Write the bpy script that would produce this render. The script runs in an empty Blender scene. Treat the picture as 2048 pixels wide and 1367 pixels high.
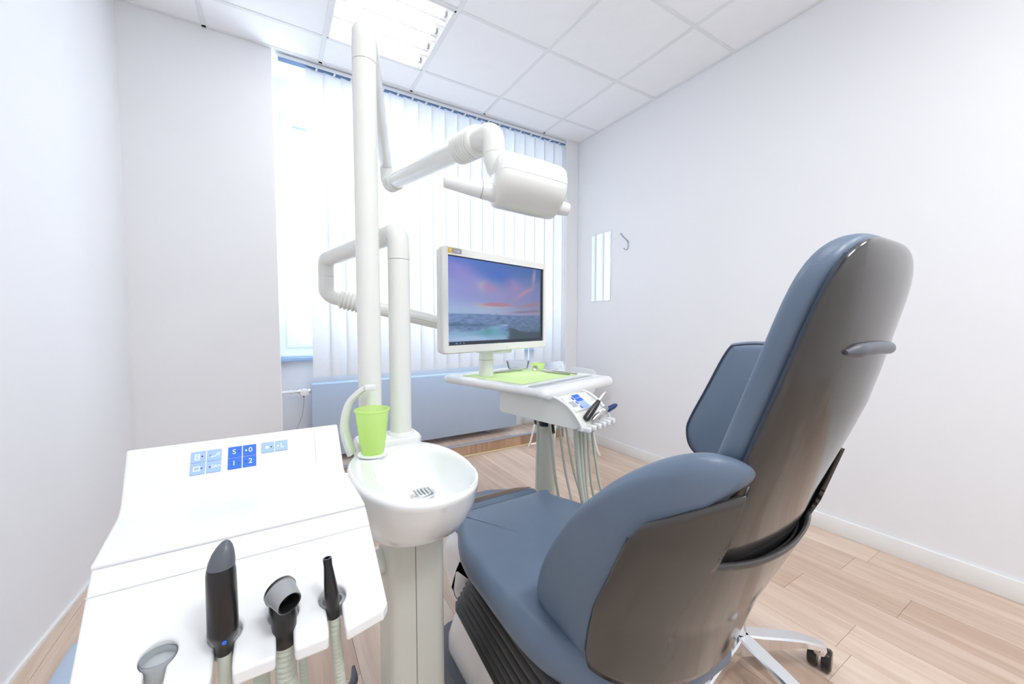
import bpy, bmesh, math, random
from mathutils import Vector, Matrix
random.seed(7)
PI = math.pi
sc = bpy.context.scene
COL = sc.collection

# ------------------------------------------------------------------ camera
cam_d = bpy.data.cameras.new('camera'); cam_d.sensor_fit = 'HORIZONTAL'; cam_d.sensor_width = 36
cam_d.lens = 36 * 778.0 / 2048; cam_d.clip_start = 0.02; cam_d.clip_end = 200
cam = bpy.data.objects.new('camera', cam_d); COL.objects.link(cam)
cam.location = (0, 0, 1.164)
cam.rotation_euler = (math.radians(90 - 2.907), 0, math.radians(-31.43))
sc.camera = cam
# ------------------------------------------------------------------ world
w = bpy.data.worlds.new('sky'); sc.world = w; w.use_nodes = True
bg = w.node_tree.nodes['Background']
bg.inputs[0].default_value = (0.80, 0.90, 1.0, 1); bg.inputs[1].default_value = 5.5
# daylight portal in the window opening (guides sampling of the sky, gives no light of its own)
pl = bpy.data.lights.new('window_portal', 'AREA'); pl.shape = 'RECTANGLE'; pl.size = 2.36; pl.size_y = 1.76
pl.cycles.is_portal = True
po = bpy.data.objects.new('window_portal', pl); COL.objects.link(po)
po.location = (1.26, 3.50, 1.83); po.rotation_euler = (-PI / 2, 0, 0)
LAMP_W = 11.0
# ------------------------------------------------------------------ exposure
vs = sc.view_settings
vs.view_transform = 'Standard'; vs.look = 'None'; vs.gamma = 1.0; vs.use_curve_mapping = False
EXPO = 0.58
vs.exposure = EXPO
sc.cycles.max_bounces = 14; sc.cycles.diffuse_bounces = 8; sc.cycles.transparent_max_bounces = 12
sc.cycles.sample_clamp_indirect = 6.0

# ================================================================== materials
MATS = {}
def srgb(r, g, b):
    f = lambda c: (c / 12.92 if c <= 0.04045 else ((c + 0.055) / 1.055) ** 2.4)
    return (f(r / 255), f(g / 255), f(b / 255))
def mat(name, col, rough=0.5, metal=0.0, coat=0.0, var=0.03, scale=6.0, bump=0.0, bscale=200.0, emit=None, es=0.0, trans=0.0, ior=1.45, alpha=1.0):
    m = bpy.data.materials.new(name); m.use_nodes = True
    nt = m.node_tree; p = nt.nodes['Principled BSDF']
    p.inputs['Roughness'].default_value = rough; p.inputs['Metallic'].default_value = metal
    p.inputs['Coat Weight'].default_value = coat; p.inputs['Coat Roughness'].default_value = 0.04
    p.inputs['Transmission Weight'].default_value = trans; p.inputs['IOR'].default_value = ior
    p.inputs['Alpha'].default_value = alpha
    tc = nt.nodes.new('ShaderNodeTexCoord')
    nz = nt.nodes.new('ShaderNodeTexNoise'); nz.inputs['Scale'].default_value = scale; nz.inputs['Detail'].default_value = 3
    nt.links.new(tc.outputs['Object'], nz.inputs['Vector'])
    rp = nt.nodes.new('ShaderNodeValToRGB')
    rp.color_ramp.elements[0].position = 0.3; rp.color_ramp.elements[1].position = 0.7
    rp.color_ramp.elements[0].color = tuple(c * (1 - var) for c in col) + (1,)
    rp.color_ramp.elements[1].color = tuple(min(1, c * (1 + var)) for c in col) + (1,)
    nt.links.new(nz.outputs['Fac'], rp.inputs['Fac'])
    nt.links.new(rp.outputs['Color'], p.inputs['Base Color'])
    if bump:
        n2 = nt.nodes.new('ShaderNodeTexNoise'); n2.inputs['Scale'].default_value = bscale
        nt.links.new(tc.outputs['Object'], n2.inputs['Vector'])
        b = nt.nodes.new('ShaderNodeBump'); b.inputs['Strength'].default_value = bump; b.inputs['Distance'].default_value = 0.002
        nt.links.new(n2.outputs['Fac'], b.inputs['Height']); nt.links.new(b.outputs['Normal'], p.inputs['Normal'])
    if emit:
        p.inputs['Emission Color'].default_value = tuple(emit) + (1,); p.inputs['Emission Strength'].default_value = es
    MATS[name] = m
    return m
mat('wall', (0.82, 0.83, 0.85), 0.7, var=0.006, scale=2, bump=0.03, bscale=120)
mat('tile', (0.89, 0.90, 0.915), 0.85, var=0.008, bump=0.04, bscale=260)
mat('grid', (0.78, 0.795, 0.81), 0.45, var=0.01)
mat('white_trim', (0.82, 0.825, 0.81), 0.4, var=0.01)
mat('frame', (0.80, 0.85, 0.90), 0.35, var=0.01)
mat('sill', (0.28, 0.40, 0.56), 0.4, var=0.02)
mat('plastic', (0.78, 0.79, 0.755), 0.22, coat=0.25, var=0.01)
mat('plastic_w', (0.77, 0.78, 0.785), 0.25, coat=0.25, var=0.006)
mat('metal_cream', (0.60, 0.615, 0.56), 0.38, coat=0.1, var=0.015)
mat('ceramic', (0.86, 0.88, 0.885), 0.08, coat=0.6, var=0.005)
mat('seam', (0.20, 0.20, 0.18), 0.7)
mat('leather', (0.122, 0.168, 0.24), 0.42, coat=0.05, var=0.04, scale=9, bump=0.12, bscale=420)
mat('piping', (0.035, 0.048, 0.075), 0.5)
mat('shell', (0.052, 0.049, 0.046), 0.16, coat=0.3, var=0.02)
mat('shade_black', (0.012, 0.012, 0.014), 0.6)
mat('bellows', (0.045, 0.045, 0.045), 0.36, bump=0.05)
mat('grey_dark', (0.10, 0.11, 0.13), 0.35)
mat('black', (0.012, 0.012, 0.013), 0.28, coat=0.2)
mat('grey_tip', (0.30, 0.31, 0.32), 0.35)
mat('grey_sil', (0.40, 0.43, 0.45), 0.5, var=0.02)
mat('hose', (0.52, 0.56, 0.49), 0.45, var=0.02)
mat('chrome', (0.82, 0.83, 0.84), 0.08, metal=1.0, var=0.01)
mat('steel', (0.55, 0.55, 0.53), 0.25, metal=1.0, var=0.02)
mat('radiator', (0.44, 0.53, 0.66), 0.45, var=0.012, bump=0.02)
mat('blue', (0.03, 0.16, 0.75), 0.4, var=0.01)
mat('lblue', (0.34, 0.50, 0.80), 0.4, var=0.01)
mat('mark', (0.88, 0.92, 0.95), 0.5, var=0.005)
mat('led', (0.5, 0.9, 0.5), 0.3, emit=(0.35, 1.0, 0.35), es=1.5)
mat('dot', (0.05, 0.06, 0.10), 0.5)
mat('blue_dk', (0.015, 0.04, 0.16), 0.3)
mat('yellow', (0.9, 0.55, 0.02), 0.5, var=0.01)
mat('logo_grey', (0.34, 0.34, 0.36), 0.5, var=0.01)
mat('paper', (0.66, 0.86, 0.40), 0.75, var=0.02, bump=0.05)
mat('silver_edge', (0.45, 0.48, 0.53), 0.35, metal=0.6)
mat('cream_edge', (0.80, 0.66, 0.42), 0.5)
mat('red', (0.4, 0.01, 0.03), 0.5)
mat('mirror', (0.93, 0.94, 0.95), 0.02, metal=1.0, var=0.0)
mat('wire', (0.5, 0.5, 0.5), 0.4)
mat('tube_light', (1, 1, 1), 0.4, emit=(1, 0.99, 0.97), es=5.0)
mat('louvre', (0.93, 0.93, 0.93), 0.15, metal=0.2, var=0.005)

mat('groove', (0.55, 0.56, 0.55), 0.6)
mat('gap_shade', (0.10, 0.17, 0.30), 0.6)
def nodes_of(name):
    m = bpy.data.materials.new(name); m.use_nodes = True; nt = m.node_tree
    for n in list(nt.nodes):
        if n.type != 'OUTPUT_MATERIAL': nt.nodes.remove(n)
    MATS[name] = m
    return nt, nt.nodes['Material Output']
# window glass: thin pane, mostly clear with a faint reflection
nt, out = nodes_of('glass')
t = nt.nodes.new('ShaderNodeBsdfTransparent'); t.inputs[0].default_value = (0.97, 0.98, 1, 1)
g = nt.nodes.new('ShaderNodeBsdfGlossy'); g.inputs['Roughness'].default_value = 0.02
mx = nt.nodes.new('ShaderNodeMixShader'); mx.inputs[0].default_value = 0.05
nt.links.new(t.outputs[0], mx.inputs[1]); nt.links.new(g.outputs[0], mx.inputs[2]); nt.links.new(mx.outputs[0], out.inputs[0])
# clear film / dish
nt, out = nodes_of('film')
t = nt.nodes.new('ShaderNodeBsdfTransparent'); t.inputs[0].default_value = (0.96, 0.96, 0.97, 1)
g = nt.nodes.new('ShaderNodeBsdfGlossy'); g.inputs['Roughness'].default_value = 0.12
fr = nt.nodes.new('ShaderNodeLayerWeight'); fr.inputs['Blend'].default_value = 0.12
mx = nt.nodes.new('ShaderNodeMixShader')
dm = nt.nodes.new('ShaderNodeBsdfTranslucent'); dm.inputs[0].default_value = (.9, .93, .95, 1)
m0 = nt.nodes.new('ShaderNodeMixShader'); m0.inputs[0].default_value = 0.22
nt.links.new(t.outputs[0], m0.inputs[1]); nt.links.new(dm.outputs[0], m0.inputs[2])
nt.links.new(fr.outputs['Fresnel'], mx.inputs[0]); nt.links.new(m0.outputs[0], mx.inputs[1]); nt.links.new(g.outputs[0], mx.inputs[2]); nt.links.new(mx.outputs[0], out.inputs[0])
# blind fabric: white, lets daylight through
nt, out = nodes_of('fabric')
tc = nt.nodes.new('ShaderNodeTexCoord'); nz = nt.nodes.new('ShaderNodeTexNoise'); nz.inputs['Scale'].default_value = 60
nt.links.new(tc.outputs['Object'], nz.inputs['Vector'])
rp = nt.nodes.new('ShaderNodeValToRGB'); rp.color_ramp.elements[0].color = (0.84, 0.86, 0.88, 1); rp.color_ramp.elements[1].color = (0.89, 0.90, 0.92, 1)
nt.links.new(nz.outputs['Fac'], rp.inputs['Fac'])
d = nt.nodes.new('ShaderNodeBsdfDiffuse'); t = nt.nodes.new('ShaderNodeBsdfTranslucent')
nt.links.new(rp.outputs[0], d.inputs[0]); nt.links.new(rp.outputs[0], t.inputs[0])
mx = nt.nodes.new('ShaderNodeMixShader'); mx.inputs[0].default_value = 0.36
nt.links.new(d.outputs[0], mx.inputs[1]); nt.links.new(t.outputs[0], mx.inputs[2]); nt.links.new(mx.outputs[0], out.inputs[0])
# translucent green plastic cup
nt, out = nodes_of('green')
tc = nt.nodes.new('ShaderNodeTexCoord'); nz = nt.nodes.new('ShaderNodeTexNoise'); nz.inputs['Scale'].default_value = 20
nt.links.new(tc.outputs['Object'], nz.inputs['Vector'])
rp = nt.nodes.new('ShaderNodeValToRGB'); rp.color_ramp.elements[0].color = (0.84, 0.98, 0.54, 1); rp.color_ramp.elements[1].color = (0.88, 1.0, 0.60, 1)
nt.links.new(nz.outputs['Fac'], rp.inputs['Fac'])
d = nt.nodes.new('ShaderNodeBsdfPrincipled'); d.inputs['Roughness'].default_value = 0.25
tl = nt.nodes.new('ShaderNodeBsdfTranslucent'); tp = nt.nodes.new('ShaderNodeBsdfTransparent'); tp.inputs[0].default_value = (0.92, 1.0, 0.74, 1)
nt.links.new(rp.outputs[0], d.inputs['Base Color']); nt.links.new(rp.outputs[0], tl.inputs[0])
m1 = nt.nodes.new('ShaderNodeMixShader'); m1.inputs[0].default_value = 0.5
m2 = nt.nodes.new('ShaderNodeMixShader'); m2.inputs[0].default_value = 0.50
nt.links.new(d.outputs[0], m1.inputs[1]); nt.links.new(tl.outputs[0], m1.inputs[2])
nt.links.new(m1.outputs[0], m2.inputs[1]); nt.links.new(tp.outputs[0], m2.inputs[2]); nt.links.new(m2.outputs[0], out.inputs[0])
# wood: grain along Y, tone differs from plank to plank
def wood(name, a, b, axis='Y', vary=0.5):
    m = bpy.data.materials.new(name); m.use_nodes = True; nt = m.node_tree; p = nt.nodes['Principled BSDF']
    tc = nt.nodes.new('ShaderNodeTexCoord'); oi = nt.nodes.new('ShaderNodeObjectInfo')
    geo = nt.nodes.new('ShaderNodeNewGeometry')
    mp = nt.nodes.new('ShaderNodeMapping')
    mp.inputs['Scale'].default_value = (22, 1.6, 22) if axis == 'Y' else (22, 22, 2)
    ad = nt.nodes.new('ShaderNodeVectorMath'); ad.operation = 'ADD'
    sc_ = nt.nodes.new('ShaderNodeVectorMath'); sc_.operation = 'SCALE'; sc_.inputs[0].default_value = (3, 17, 5)
    nt.links.new(oi.outputs['Random'], sc_.inputs['Scale'])
    nt.links.new(geo.outputs['Position'], ad.inputs[0]); nt.links.new(sc_.outputs[0], ad.inputs[1]); nt.links.new(ad.outputs[0], mp.inputs['Vector'])
    nz = nt.nodes.new('ShaderNodeTexNoise'); nz.inputs['Scale'].default_value = 1.0; nz.inputs['Detail'].default_value = 6; nz.inputs['Roughness'].default_value = 0.62; nz.inputs['Distortion'].default_value = 0.6
    nt.links.new(mp.outputs[0], nz.inputs['Vector'])
    mul = nt.nodes.new('ShaderNodeMath'); mul.operation = 'MULTIPLY_ADD'; mul.inputs[1].default_value = vary; mul.inputs[2].default_value = -vary / 2
    nt.links.new(oi.outputs['Random'], mul.inputs[0])
    sm = nt.nodes.new('ShaderNodeMath'); sm.operation = 'ADD'; nt.links.new(nz.outputs['Fac'], sm.inputs[0]); nt.links.new(mul.outputs[0], sm.inputs[1])
    rp = nt.nodes.new('ShaderNodeValToRGB'); rp.color_ramp.elements[0].position = 0.25; rp.color_ramp.elements[1].position = 0.78
    rp.color_ramp.elements[0].color = a + (1,); rp.color_ramp.elements[1].color = b + (1,)
    nt.links.new(sm.outputs[0], rp.inputs['Fac']); nt.links.new(rp.outputs['Color'], p.inputs['Base Color'])
    p.inputs['Roughness'].default_value = 0.42
    bu = nt.nodes.new('ShaderNodeBump'); bu.inputs['Strength'].default_value = 0.06; bu.inputs['Distance'].default_value = 0.002
    nt.links.new(nz.outputs['Fac'], bu.inputs['Height']); nt.links.new(bu.outputs['Normal'], p.inputs['Normal'])
    MATS[name] = m
wood('floor_wood', (0.50, 0.355, 0.265), (0.74, 0.60, 0.49), vary=.40)
wood('plinth_wood', (0.36, 0.22, 0.14), (0.58, 0.40, 0.27), axis='Z')
mat('joint', (0.30, 0.21, 0.15), 0.8)

# ================================================================== helpers
def wmat(o):
    b = o.matrix_basis.copy()
    return (wmat(o.parent) @ o.matrix_parent_inverse @ b) if o.parent else b
def tag(o, label=None, cat=None, group=None, kind=None):
    if label: o['label'] = label
    if cat: o['category'] = cat
    if group: o['group'] = group
    if kind: o['kind'] = kind
    return o
def thing(name, label, cat, loc=(0, 0, 0), rz=0, group=None):
    o = bpy.data.objects.new(name, None); COL.objects.link(o); o.empty_display_size = 0.05
    o.location = loc; o.rotation_euler = (0, 0, rz)
    return tag(o, label, cat, group)
class G:
    """collects shapes, then links them as one mesh object"""
    def __init__(s): s.v = []; s.f = []
    def add(s, vs, fs, M=None):
        n = len(s.v)
        s.v += [(M @ Vector(p))[:] if M else tuple(p) for p in vs]
        s.f += [tuple(i + n for i in f) for f in fs]; return s
    def box(s, lo, hi, r=0.0, seg=2, M=None):
        bm = bmesh.new(); bmesh.ops.create_cube(bm, size=1)
        for v in bm.verts: v.co = Vector([lo[i] + (v.co[i] + .5) * (hi[i] - lo[i]) for i in range(3)])
        if r: bmesh.ops.bevel(bm, geom=bm.edges[:], offset=r, segments=seg, affect='EDGES', profile=0.5)
        bm.verts.index_update()
        vs = [v.co[:] for v in bm.verts]; fs = [[v.index for v in f.verts] for f in bm.faces]; bm.free()
        return s.add(vs, fs, M)
    def loft(s, rings, cap0=True, cap1=True, closed=True, M=None):
        n = len(rings[0]); vs = [p for r in rings for p in r]; fs = []
        m = n if closed else n - 1
        for i in range(len(rings) - 1):
            for j in range(m):
                a = i * n + j; b = i * n + (j + 1) % n
                fs.append((a, b, b + n, a + n))
        if closed and cap0: fs.append(tuple(range(n))[::-1])
        if closed and cap1: fs.append(tuple((len(rings) - 1) * n + j for j in range(n)))
        return s.add(vs, fs, M)
    def tube(s, pts, rad, seg=20, cap=True):
        pts = [Vector(p) for p in pts]; n = len(pts)
        rad = list(rad) if hasattr(rad, '__len__') else [rad] * n
        rings = []; up = None
        for i, p in enumerate(pts):
            d = (pts[min(i + 1, n - 1)] - pts[max(i - 1, 0)]).normalized()
            if up is None:
                up = Vector((0, 0, 1)) if abs(d.z) < .9 else Vector((1, 0, 0))
            a = (up - d * up.dot(d)).normalized(); b = d.cross(a); up = a
            rings.append([(p + (a * math.cos(2 * PI * k / seg) + b * math.sin(2 * PI * k / seg)) * rad[i])[:] for k in range(seg)])
        return s.loft(rings, cap, cap)
    def lathe(s, prof, c=(0, 0, 0), seg=32, cap0=False, cap1=False, M=None):
        rings = [[(c[0] + r * math.cos(2 * PI * k / seg), c[1] + r * math.sin(2 * PI * k / seg), c[2] + z) for k in range(seg)] for r, z in prof]
        return s.loft(rings, cap0, cap1, M=M)
    def pillow(s, outline, th, r, fn, n=6):
        """outline: 2-D loop; th: full thickness; r: edge rounding; fn(a,b,t)->xyz"""
        L = outline; N = len(L)
        nrm = []
        area = sum(L[i][0] * L[(i + 1) % N][1] - L[(i + 1) % N][0] * L[i][1] for i in range(N))
        sg = 1 if area > 0 else -1
        for i in range(N):
            dx = L[(i + 1) % N][0] - L[i - 1][0]; dy = L[(i + 1) % N][1] - L[i - 1][1]; l = math.hypot(dx, dy) or 1
            nrm.append((-dy / l * sg, dx / l * sg))
        if getattr(s, 'rad', None):   # inset towards the centre instead of along the edge normals
            nrm = [((s.cen[0] - a) / s.rad, (s.cen[1] - b) / s.rad) for a, b in L]
        h = th / 2; q = min(r, h)
        lev = ([(-h + q * (1 - math.cos(PI / 2 * k / n)), r * (1 - math.sin(PI / 2 * k / n))) for k in range(n + 1)] + [(h - q * (1 - math.cos(PI / 2 * k / n)), r * (1 - math.sin(PI / 2 * k / n))) for k in range(n, -1, -1)])
        rings = [[fn(L[i][0] + nrm[i][0] * ins, L[i][1] + nrm[i][1] * ins, t) for i in range(N)] for t, ins in lev]
        # rounded crown on both faces
        cx, cy = getattr(s, 'cen', None) or (sum(p[0] for p in L) / N, sum(p[1] for p in L) / N)
        def crown(t, ins, sgn, cr):
            out = []
            for f in (.92, .8, .65, .5, .3, .08):
                out.append([fn(cx + (L[i][0] + nrm[i][0] * ins - cx) * f, cy + (L[i][1] + nrm[i][1] * ins - cy) * f, t + sgn * cr * (1 - f * f)) for i in range(N)])
            return out
        cr = getattr(s, 'cr', 0.0)
        rings = crown(lev[0][0], lev[0][1], -1, cr)[::-1] + rings + crown(lev[-1][0], lev[-1][1], 1, cr)
        return s.loft(rings)
    def build(s, name, m, parent=None, world=True, smooth=40, mods=None):
        me = bpy.data.meshes.new(name); me.from_pydata(s.v, [], s.f); me.validate()
        bm = bmesh.new(); bm.from_mesh(me); bmesh.ops.recalc_face_normals(bm, faces=bm.faces[:]); bm.to_mesh(me); bm.free()
        if smooth:
            me.shade_smooth(); me.set_sharp_from_angle(angle=math.radians(smooth))
        me.materials.append(MATS[m])
        o = bpy.data.objects.new(name, me); COL.objects.link(o)
        if parent:
            o.parent = parent
            if world: o.matrix_parent_inverse = wmat(parent).inverted()
        return o
def cr_closed(pts, n=6):
    out = []; N = len(pts)
    for i in range(N):
        p0, p1, p2, p3 = (Vector(pts[(i + k - 1) % N]) for k in range(4))
        for j in range(n):
            t = j / n
            out.append(tuple(0.5 * ((2 * p1) + (p2 - p0) * t + (2 * p0 - 5 * p1 + 4 * p2 - p3) * t * t + (3 * p1 - p0 - 3 * p2 + p3) * t ** 3)))
    return out
def cr_open(pts, n=8):
    P = [Vector(p) for p in pts]; P = [2 * P[0] - P[1]] + P + [2 * P[-1] - P[-2]]; out = []
    for i in range(1, len(P) - 2):
        for j in range(n):
            t = j / n; p0, p1, p2, p3 = P[i - 1:i + 3]
            out.append(tuple(0.5 * ((2 * p1) + (p2 - p0) * t + (2 * p0 - 5 * p1 + 4 * p2 - p3) * t * t + (3 * p1 - p0 - 3 * p2 + p3) * t ** 3)))
    out.append(tuple(P[-2])); return out
def bend(pts, r, n=8):
    """polyline with rounded corners of radius r"""
    P = [Vector(p) for p in pts]; out = [P[0]]
    for i in range(1, len(P) - 1):
        a = (P[i - 1] - P[i]); b = (P[i + 1] - P[i]); la, lb = a.length, b.length; a.normalize(); b.normalize()
        ang = a.angle(b); t = min(r / math.tan(ang / 2), la * .49, lb * .49)
        s0 = P[i] + a * t; s1 = P[i] + b * t
        for k in range(n + 1):
            u = k / n; out.append(s0 * (1 - u) ** 2 + P[i] * 2 * u * (1 - u) + s1 * u * u)
    out.append(P[-1]); return out
def rrect(x0, y0, x1, y1, r, n=5):
    out = []
    for cx, cy, a in ((x1 - r, y0 + r, -PI / 2), (x1 - r, y1 - r, 0), (x0 + r, y1 - r, PI / 2), (x0 + r, y0 + r, PI)):
        out += [(cx + r * math.cos(a + PI / 2 * k / n), cy + r * math.sin(a + PI / 2 * k / n)) for k in range(n + 1)]
    return out
def interp(tab, x):
    tab = sorted(tab)
    if x <= tab[0][0]: return tab[0][1]
    for (a, fa), (b, fb) in zip(tab, tab[1:]):
        if x <= b: return fa + (fb - fa) * (x - a) / (b - a)
    return tab[-1][1]
def ribbed(p0, p1, r, amp, n):
    """points and radii for a bellows sleeve between two points"""
    p0, p1 = Vector(p0), Vector(p1); pts = []; rad = []
    N = n * 6
    for i in range(N + 1):
        u = i / N; pts.append(p0.lerp(p1, u)); rad.append(r - 1.6 * amp * (0.5 + 0.5 * math.cos(2 * PI * n * u)) ** 2)
    return pts, rad
def text(s, size, name, m, parent, M, ext=0.0004):
    cu = bpy.data.curves.new('t', 'FONT'); cu.body = s; cu.size = size; cu.extrude = ext; cu.align_x = 'CENTER'; cu.align_y = 'CENTER'; cu.resolution_u = 3
    o = bpy.data.objects.new('t', cu); COL.objects.link(o)
    me = bpy.data.meshes.new_from_object(o.evaluated_get(bpy.context.evaluated_depsgraph_get())); me.name = name
    bpy.data.objects.remove(o); bpy.data.curves.remove(cu)
    me.materials.clear(); me.materials.append(MATS[m])
    ob = bpy.data.objects.new(name, me); COL.objects.link(ob); ob.parent = parent
    ob.matrix_parent_inverse = wmat(parent).inverted(); ob.matrix_basis = M
    return ob
def struct(o): o['kind'] = 'structure'; return o
def child_copy(me, name, parent, loc, scale=(1, 1, 1), rz=0):
    o = bpy.data.objects.new(name, me); COL.objects.link(o); o.parent = parent
    o.matrix_parent_inverse = wmat(parent).inverted()
    o.location = loc; o.scale = scale; o.rotation_euler = (0, 0, rz); return o

# ================================================================== setting
XL, XR, YB, YW, ZC = -0.70, 2.62, -1.7, 3.02, 2.924
XA0, XA1, YA = 0.033, 2.47, 3.38          # window alcove
# floor: bed + individual planks running towards the window
fl = struct(G().box((XL - .1, YB, -.06), (XR, YW + .02, -0.004)).build('floor', 'joint', smooth=0))
pm = G().box((-.5, -.5, -1), (.5, .5, 0)).build('tmp', 'floor_wood', smooth=0).data
bpy.data.objects.remove(bpy.data.objects['tmp'])
PW = 0.185; GAP = 0.0012
x = XR
ci = 0
while x > XL - .09:
    x0 = max(x - PW, XL - .1)
    y = YB - random.random() * 1.0 if ci % 2 else YB - 0.6 * random.random()
    while y < YW + .02:
        y1 = y + 1.28; a = max(y, YB); b = min(y1, YW + .02)
        if b - a > .02:
            child_copy(pm, 'plank', fl, ((x0 + x) / 2, (a + b) / 2, 0), (x - x0 - GAP, b - a - GAP, .004))
        y = y1
    x = x0; ci += 1
# walls
def yl(y): return XL - .065 * (YW - y) / 1.1 if y > 1.9 else XL - .066
wl = G()
wl.add([(-.70, YW, -.06), (-.766, 1.9, -.06), (-.80, YB, -.06), (-.95, YB, -.06), (-.95, YW, -.06)] + [(-.70, YW, ZC), (-.766, 1.9, ZC), (-.80, YB, ZC), (-.95, YB, ZC), (-.95, YW, ZC)],
       [(0, 1, 6, 5), (1, 2, 7, 6), (2, 3, 8, 7), (3, 4, 9, 8), (4, 0, 5, 9), (0, 4, 3, 2, 1), (5, 6, 7, 8, 9)])
struct(wl.build('wall_left', 'wall', smooth=0))
struct(G().box((XR, YB, -.06), (XR + .15, YA + .12, ZC)).build('wall_right', 'wall', smooth=0))
struct(G().box((-.95, YB - .15, -.06), (XR + .15, YB, ZC)).build('wall_back', 'wall', smooth=0))
WX0, WX1, WZ0, WZ1 = 0.045, 2.455, 0.93, 2.735   # window opening
ww = G()
ww.box((-.95, YW, -.06), (XA0, YA + .12, ZC + .1), .006)
ww.box((XA1, YW, -.06), (XR, YA + .12, ZC + .1), .006)
ww.box((XA0, YA, -.06), (XA1, YA + .12, WZ0)); ww.box((XA0, YA, WZ1), (XA1, YA + .12, ZC + .1))
struct(ww.build('wall_window', 'wall', smooth=0))
bb = struct(G().box((XR - .014, YB, 0), (XR, YW, .090), .003).build('baseboard_right', 'white_trim', smooth=30))
struct(G().add([(-.70, YW, 0), (-.766, 1.9, 0), (-.80, YB, 0), (-.79, YB, 0), (-.756, 1.9, 0), (-.69, YW, 0), (-.70, YW, .012), (-.766, 1.9, .012), (-.80, YB, .012), (-.79, YB, .012), (-.756, 1.9, .012), (-.69, YW, .012)], [(0, 1, 4, 5), (1, 2, 3, 4), (6, 11, 10, 7), (7, 10, 9, 8), (5, 4, 10, 11), (4, 3, 9, 10), (0, 6, 7, 1), (1, 7, 8, 2), (0, 5, 11, 6), (2, 8, 9, 3)]).build('baseboard_left', 'white_trim', smooth=0))
struct(G().box((-.80, YB, 0), (XR - .014, YB + .014, .105), .003).build('baseboard_back', 'white_trim', smooth=30))
# ceiling: slab, T-bar grid and lay-in tiles on a 625 mm module
ce = struct(G().box((-.95, YB - .15, ZC + .03), (XR + .15, YA + .12, ZC + .1)).build('ceiling', 'tile', smooth=0))
gx = [XL - .1] + [0.94 + .625 * k for k in range(-2, 3)] + [XR]; gx = [-.80, -.310, .315, .940, 1.565, 2.190, XR]
gy = [YB] + [2.74 - .625 * k for k in range(7, -1, -1) if 2.74 - .625 * k > YB + .05] + [YW]
BW = .0125
for xx in gx[1:-1]: G().box((xx - BW, YB, ZC - .002), (xx + BW, YW, ZC + .012), .002, 1).build('grid_bar', 'grid', ce, smooth=30)
for yy in gy[1:-1]: G().box((-.80, yy - BW, ZC - .0015), (XR, yy + BW, ZC + .0125), .002, 1).build('grid_bar', 'grid', ce, smooth=30)
for lo, hi in (((-.80, YW - .022, ZC - .002), (XR, YW, ZC + .012)), ((XR - .022, YB, ZC - .0025), (XR, YW, ZC + .0115))):
    G().box(lo, hi, .002, 1).build('edge_trim', 'grid', ce, smooth=30)
G().box((XA0, YW, ZC), (XA1, YA, ZC + .012)).build('alcove_soffit', 'wall', ce, smooth=0)
tm = G().box((-.5, -.5, 0), (.5, .5, 1)).build('tmp', 'tile', smooth=0).data
bpy.data.objects.remove(bpy.data.objects['tmp'])
LIGHTS = [(.315, 2.115), (.315, .240), (.315, -1.010), (1.565, -1.010)]
for i in range(len(gx) - 1):
    for j in range(len(gy) - 1):
        if any(abs(gx[i] - lx) < .05 and abs(gy[j] - ly) < .05 for lx, ly in LIGHTS): continue
        child_copy(tm, 'ceiling_tile', ce, ((gx[i] + gx[i + 1]) / 2, (gy[j] + gy[j + 1]) / 2, ZC + .0022 + random.random() * .0008), (gx[i + 1] - gx[i] - .010, gy[j + 1] - gy[j] - .010, .018))
# window: frame, sashes, panes, glazing bars, sill
wi = thing('window_1', 'white framed window behind the vertical blind', None); wi['kind'] = 'structure'; del wi['label']
def ring(g, x0, z0, x1, z1, wd, y0, y1, r=.005):
    g.box((x0, y0, z0), (x0 + wd, y1, z1), r); g.box((x1 - wd, y0, z0), (x1, y1, z1), r)
    g.box((x0 + wd - .002, y0 + .001, z0), (x1 - wd + .002, y1 - .001, z0 + wd), r); g.box((x0 + wd - .002, y0 + .001, z1 - wd), (x1 - wd + .002, y1 - .001, z1), r)
g = G(); ring(g, WX0 - .012, WZ0 - .002, WX1 + .012, WZ1 + .01, .055, YA - .002, YA + .07); g.build('window_frame', 'frame', wi)
sw = (WX1 - WX0 - .06) / 3
for k in range(3):
    a = WX0 + .03 + k * sw
    g = G(); ring(g, a + .004, WZ0 + .04, a + sw - .004, WZ1 - .03, .072, YA - .018, YA + .035, .008); s = g.build('sash', 'frame', wi)
    G().box((a + .07, YA + .008, WZ0 + .10), (a + sw - .07, YA + .012, WZ1 - .09)).build('pane', 'glass', s, smooth=0)
    for zz in (1.325, 2.02): G().box((a + .072, YA + .040, zz), (a + sw - .072, YA + .052, zz + .022), .003).build('glazing_bar', 'frame', s)
    G().box((a + .055, YA + .036, WZ1 - .118), (a + sw - .055, YA + .060, WZ1 - .100), .002).build('top_strip', 'sill', s)
    g = G(); g.box((a + .03, YA - .03, 1.72), (a + .052, YA - .017, 1.80), .004); g.box((a + .034, YA - .055, 1.68), (a + .048, YA - .04, 1.80), .005); g.box((a + .036, YA - .045, 1.775), (a + .046, YA - .02, 1.79)); g.build('handle', 'plastic_w', s)
G().box((XA0 + .002, YA - .085, .872), (XA1 - .002, YA + .02, .902), .006).build('sill', 'sill', wi)
G().box((XA0 + .002, YA - .03, .9025), (XA1 - .002, YA + .02, .93), .004).build('sill_upstand', 'frame', wi)
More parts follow.
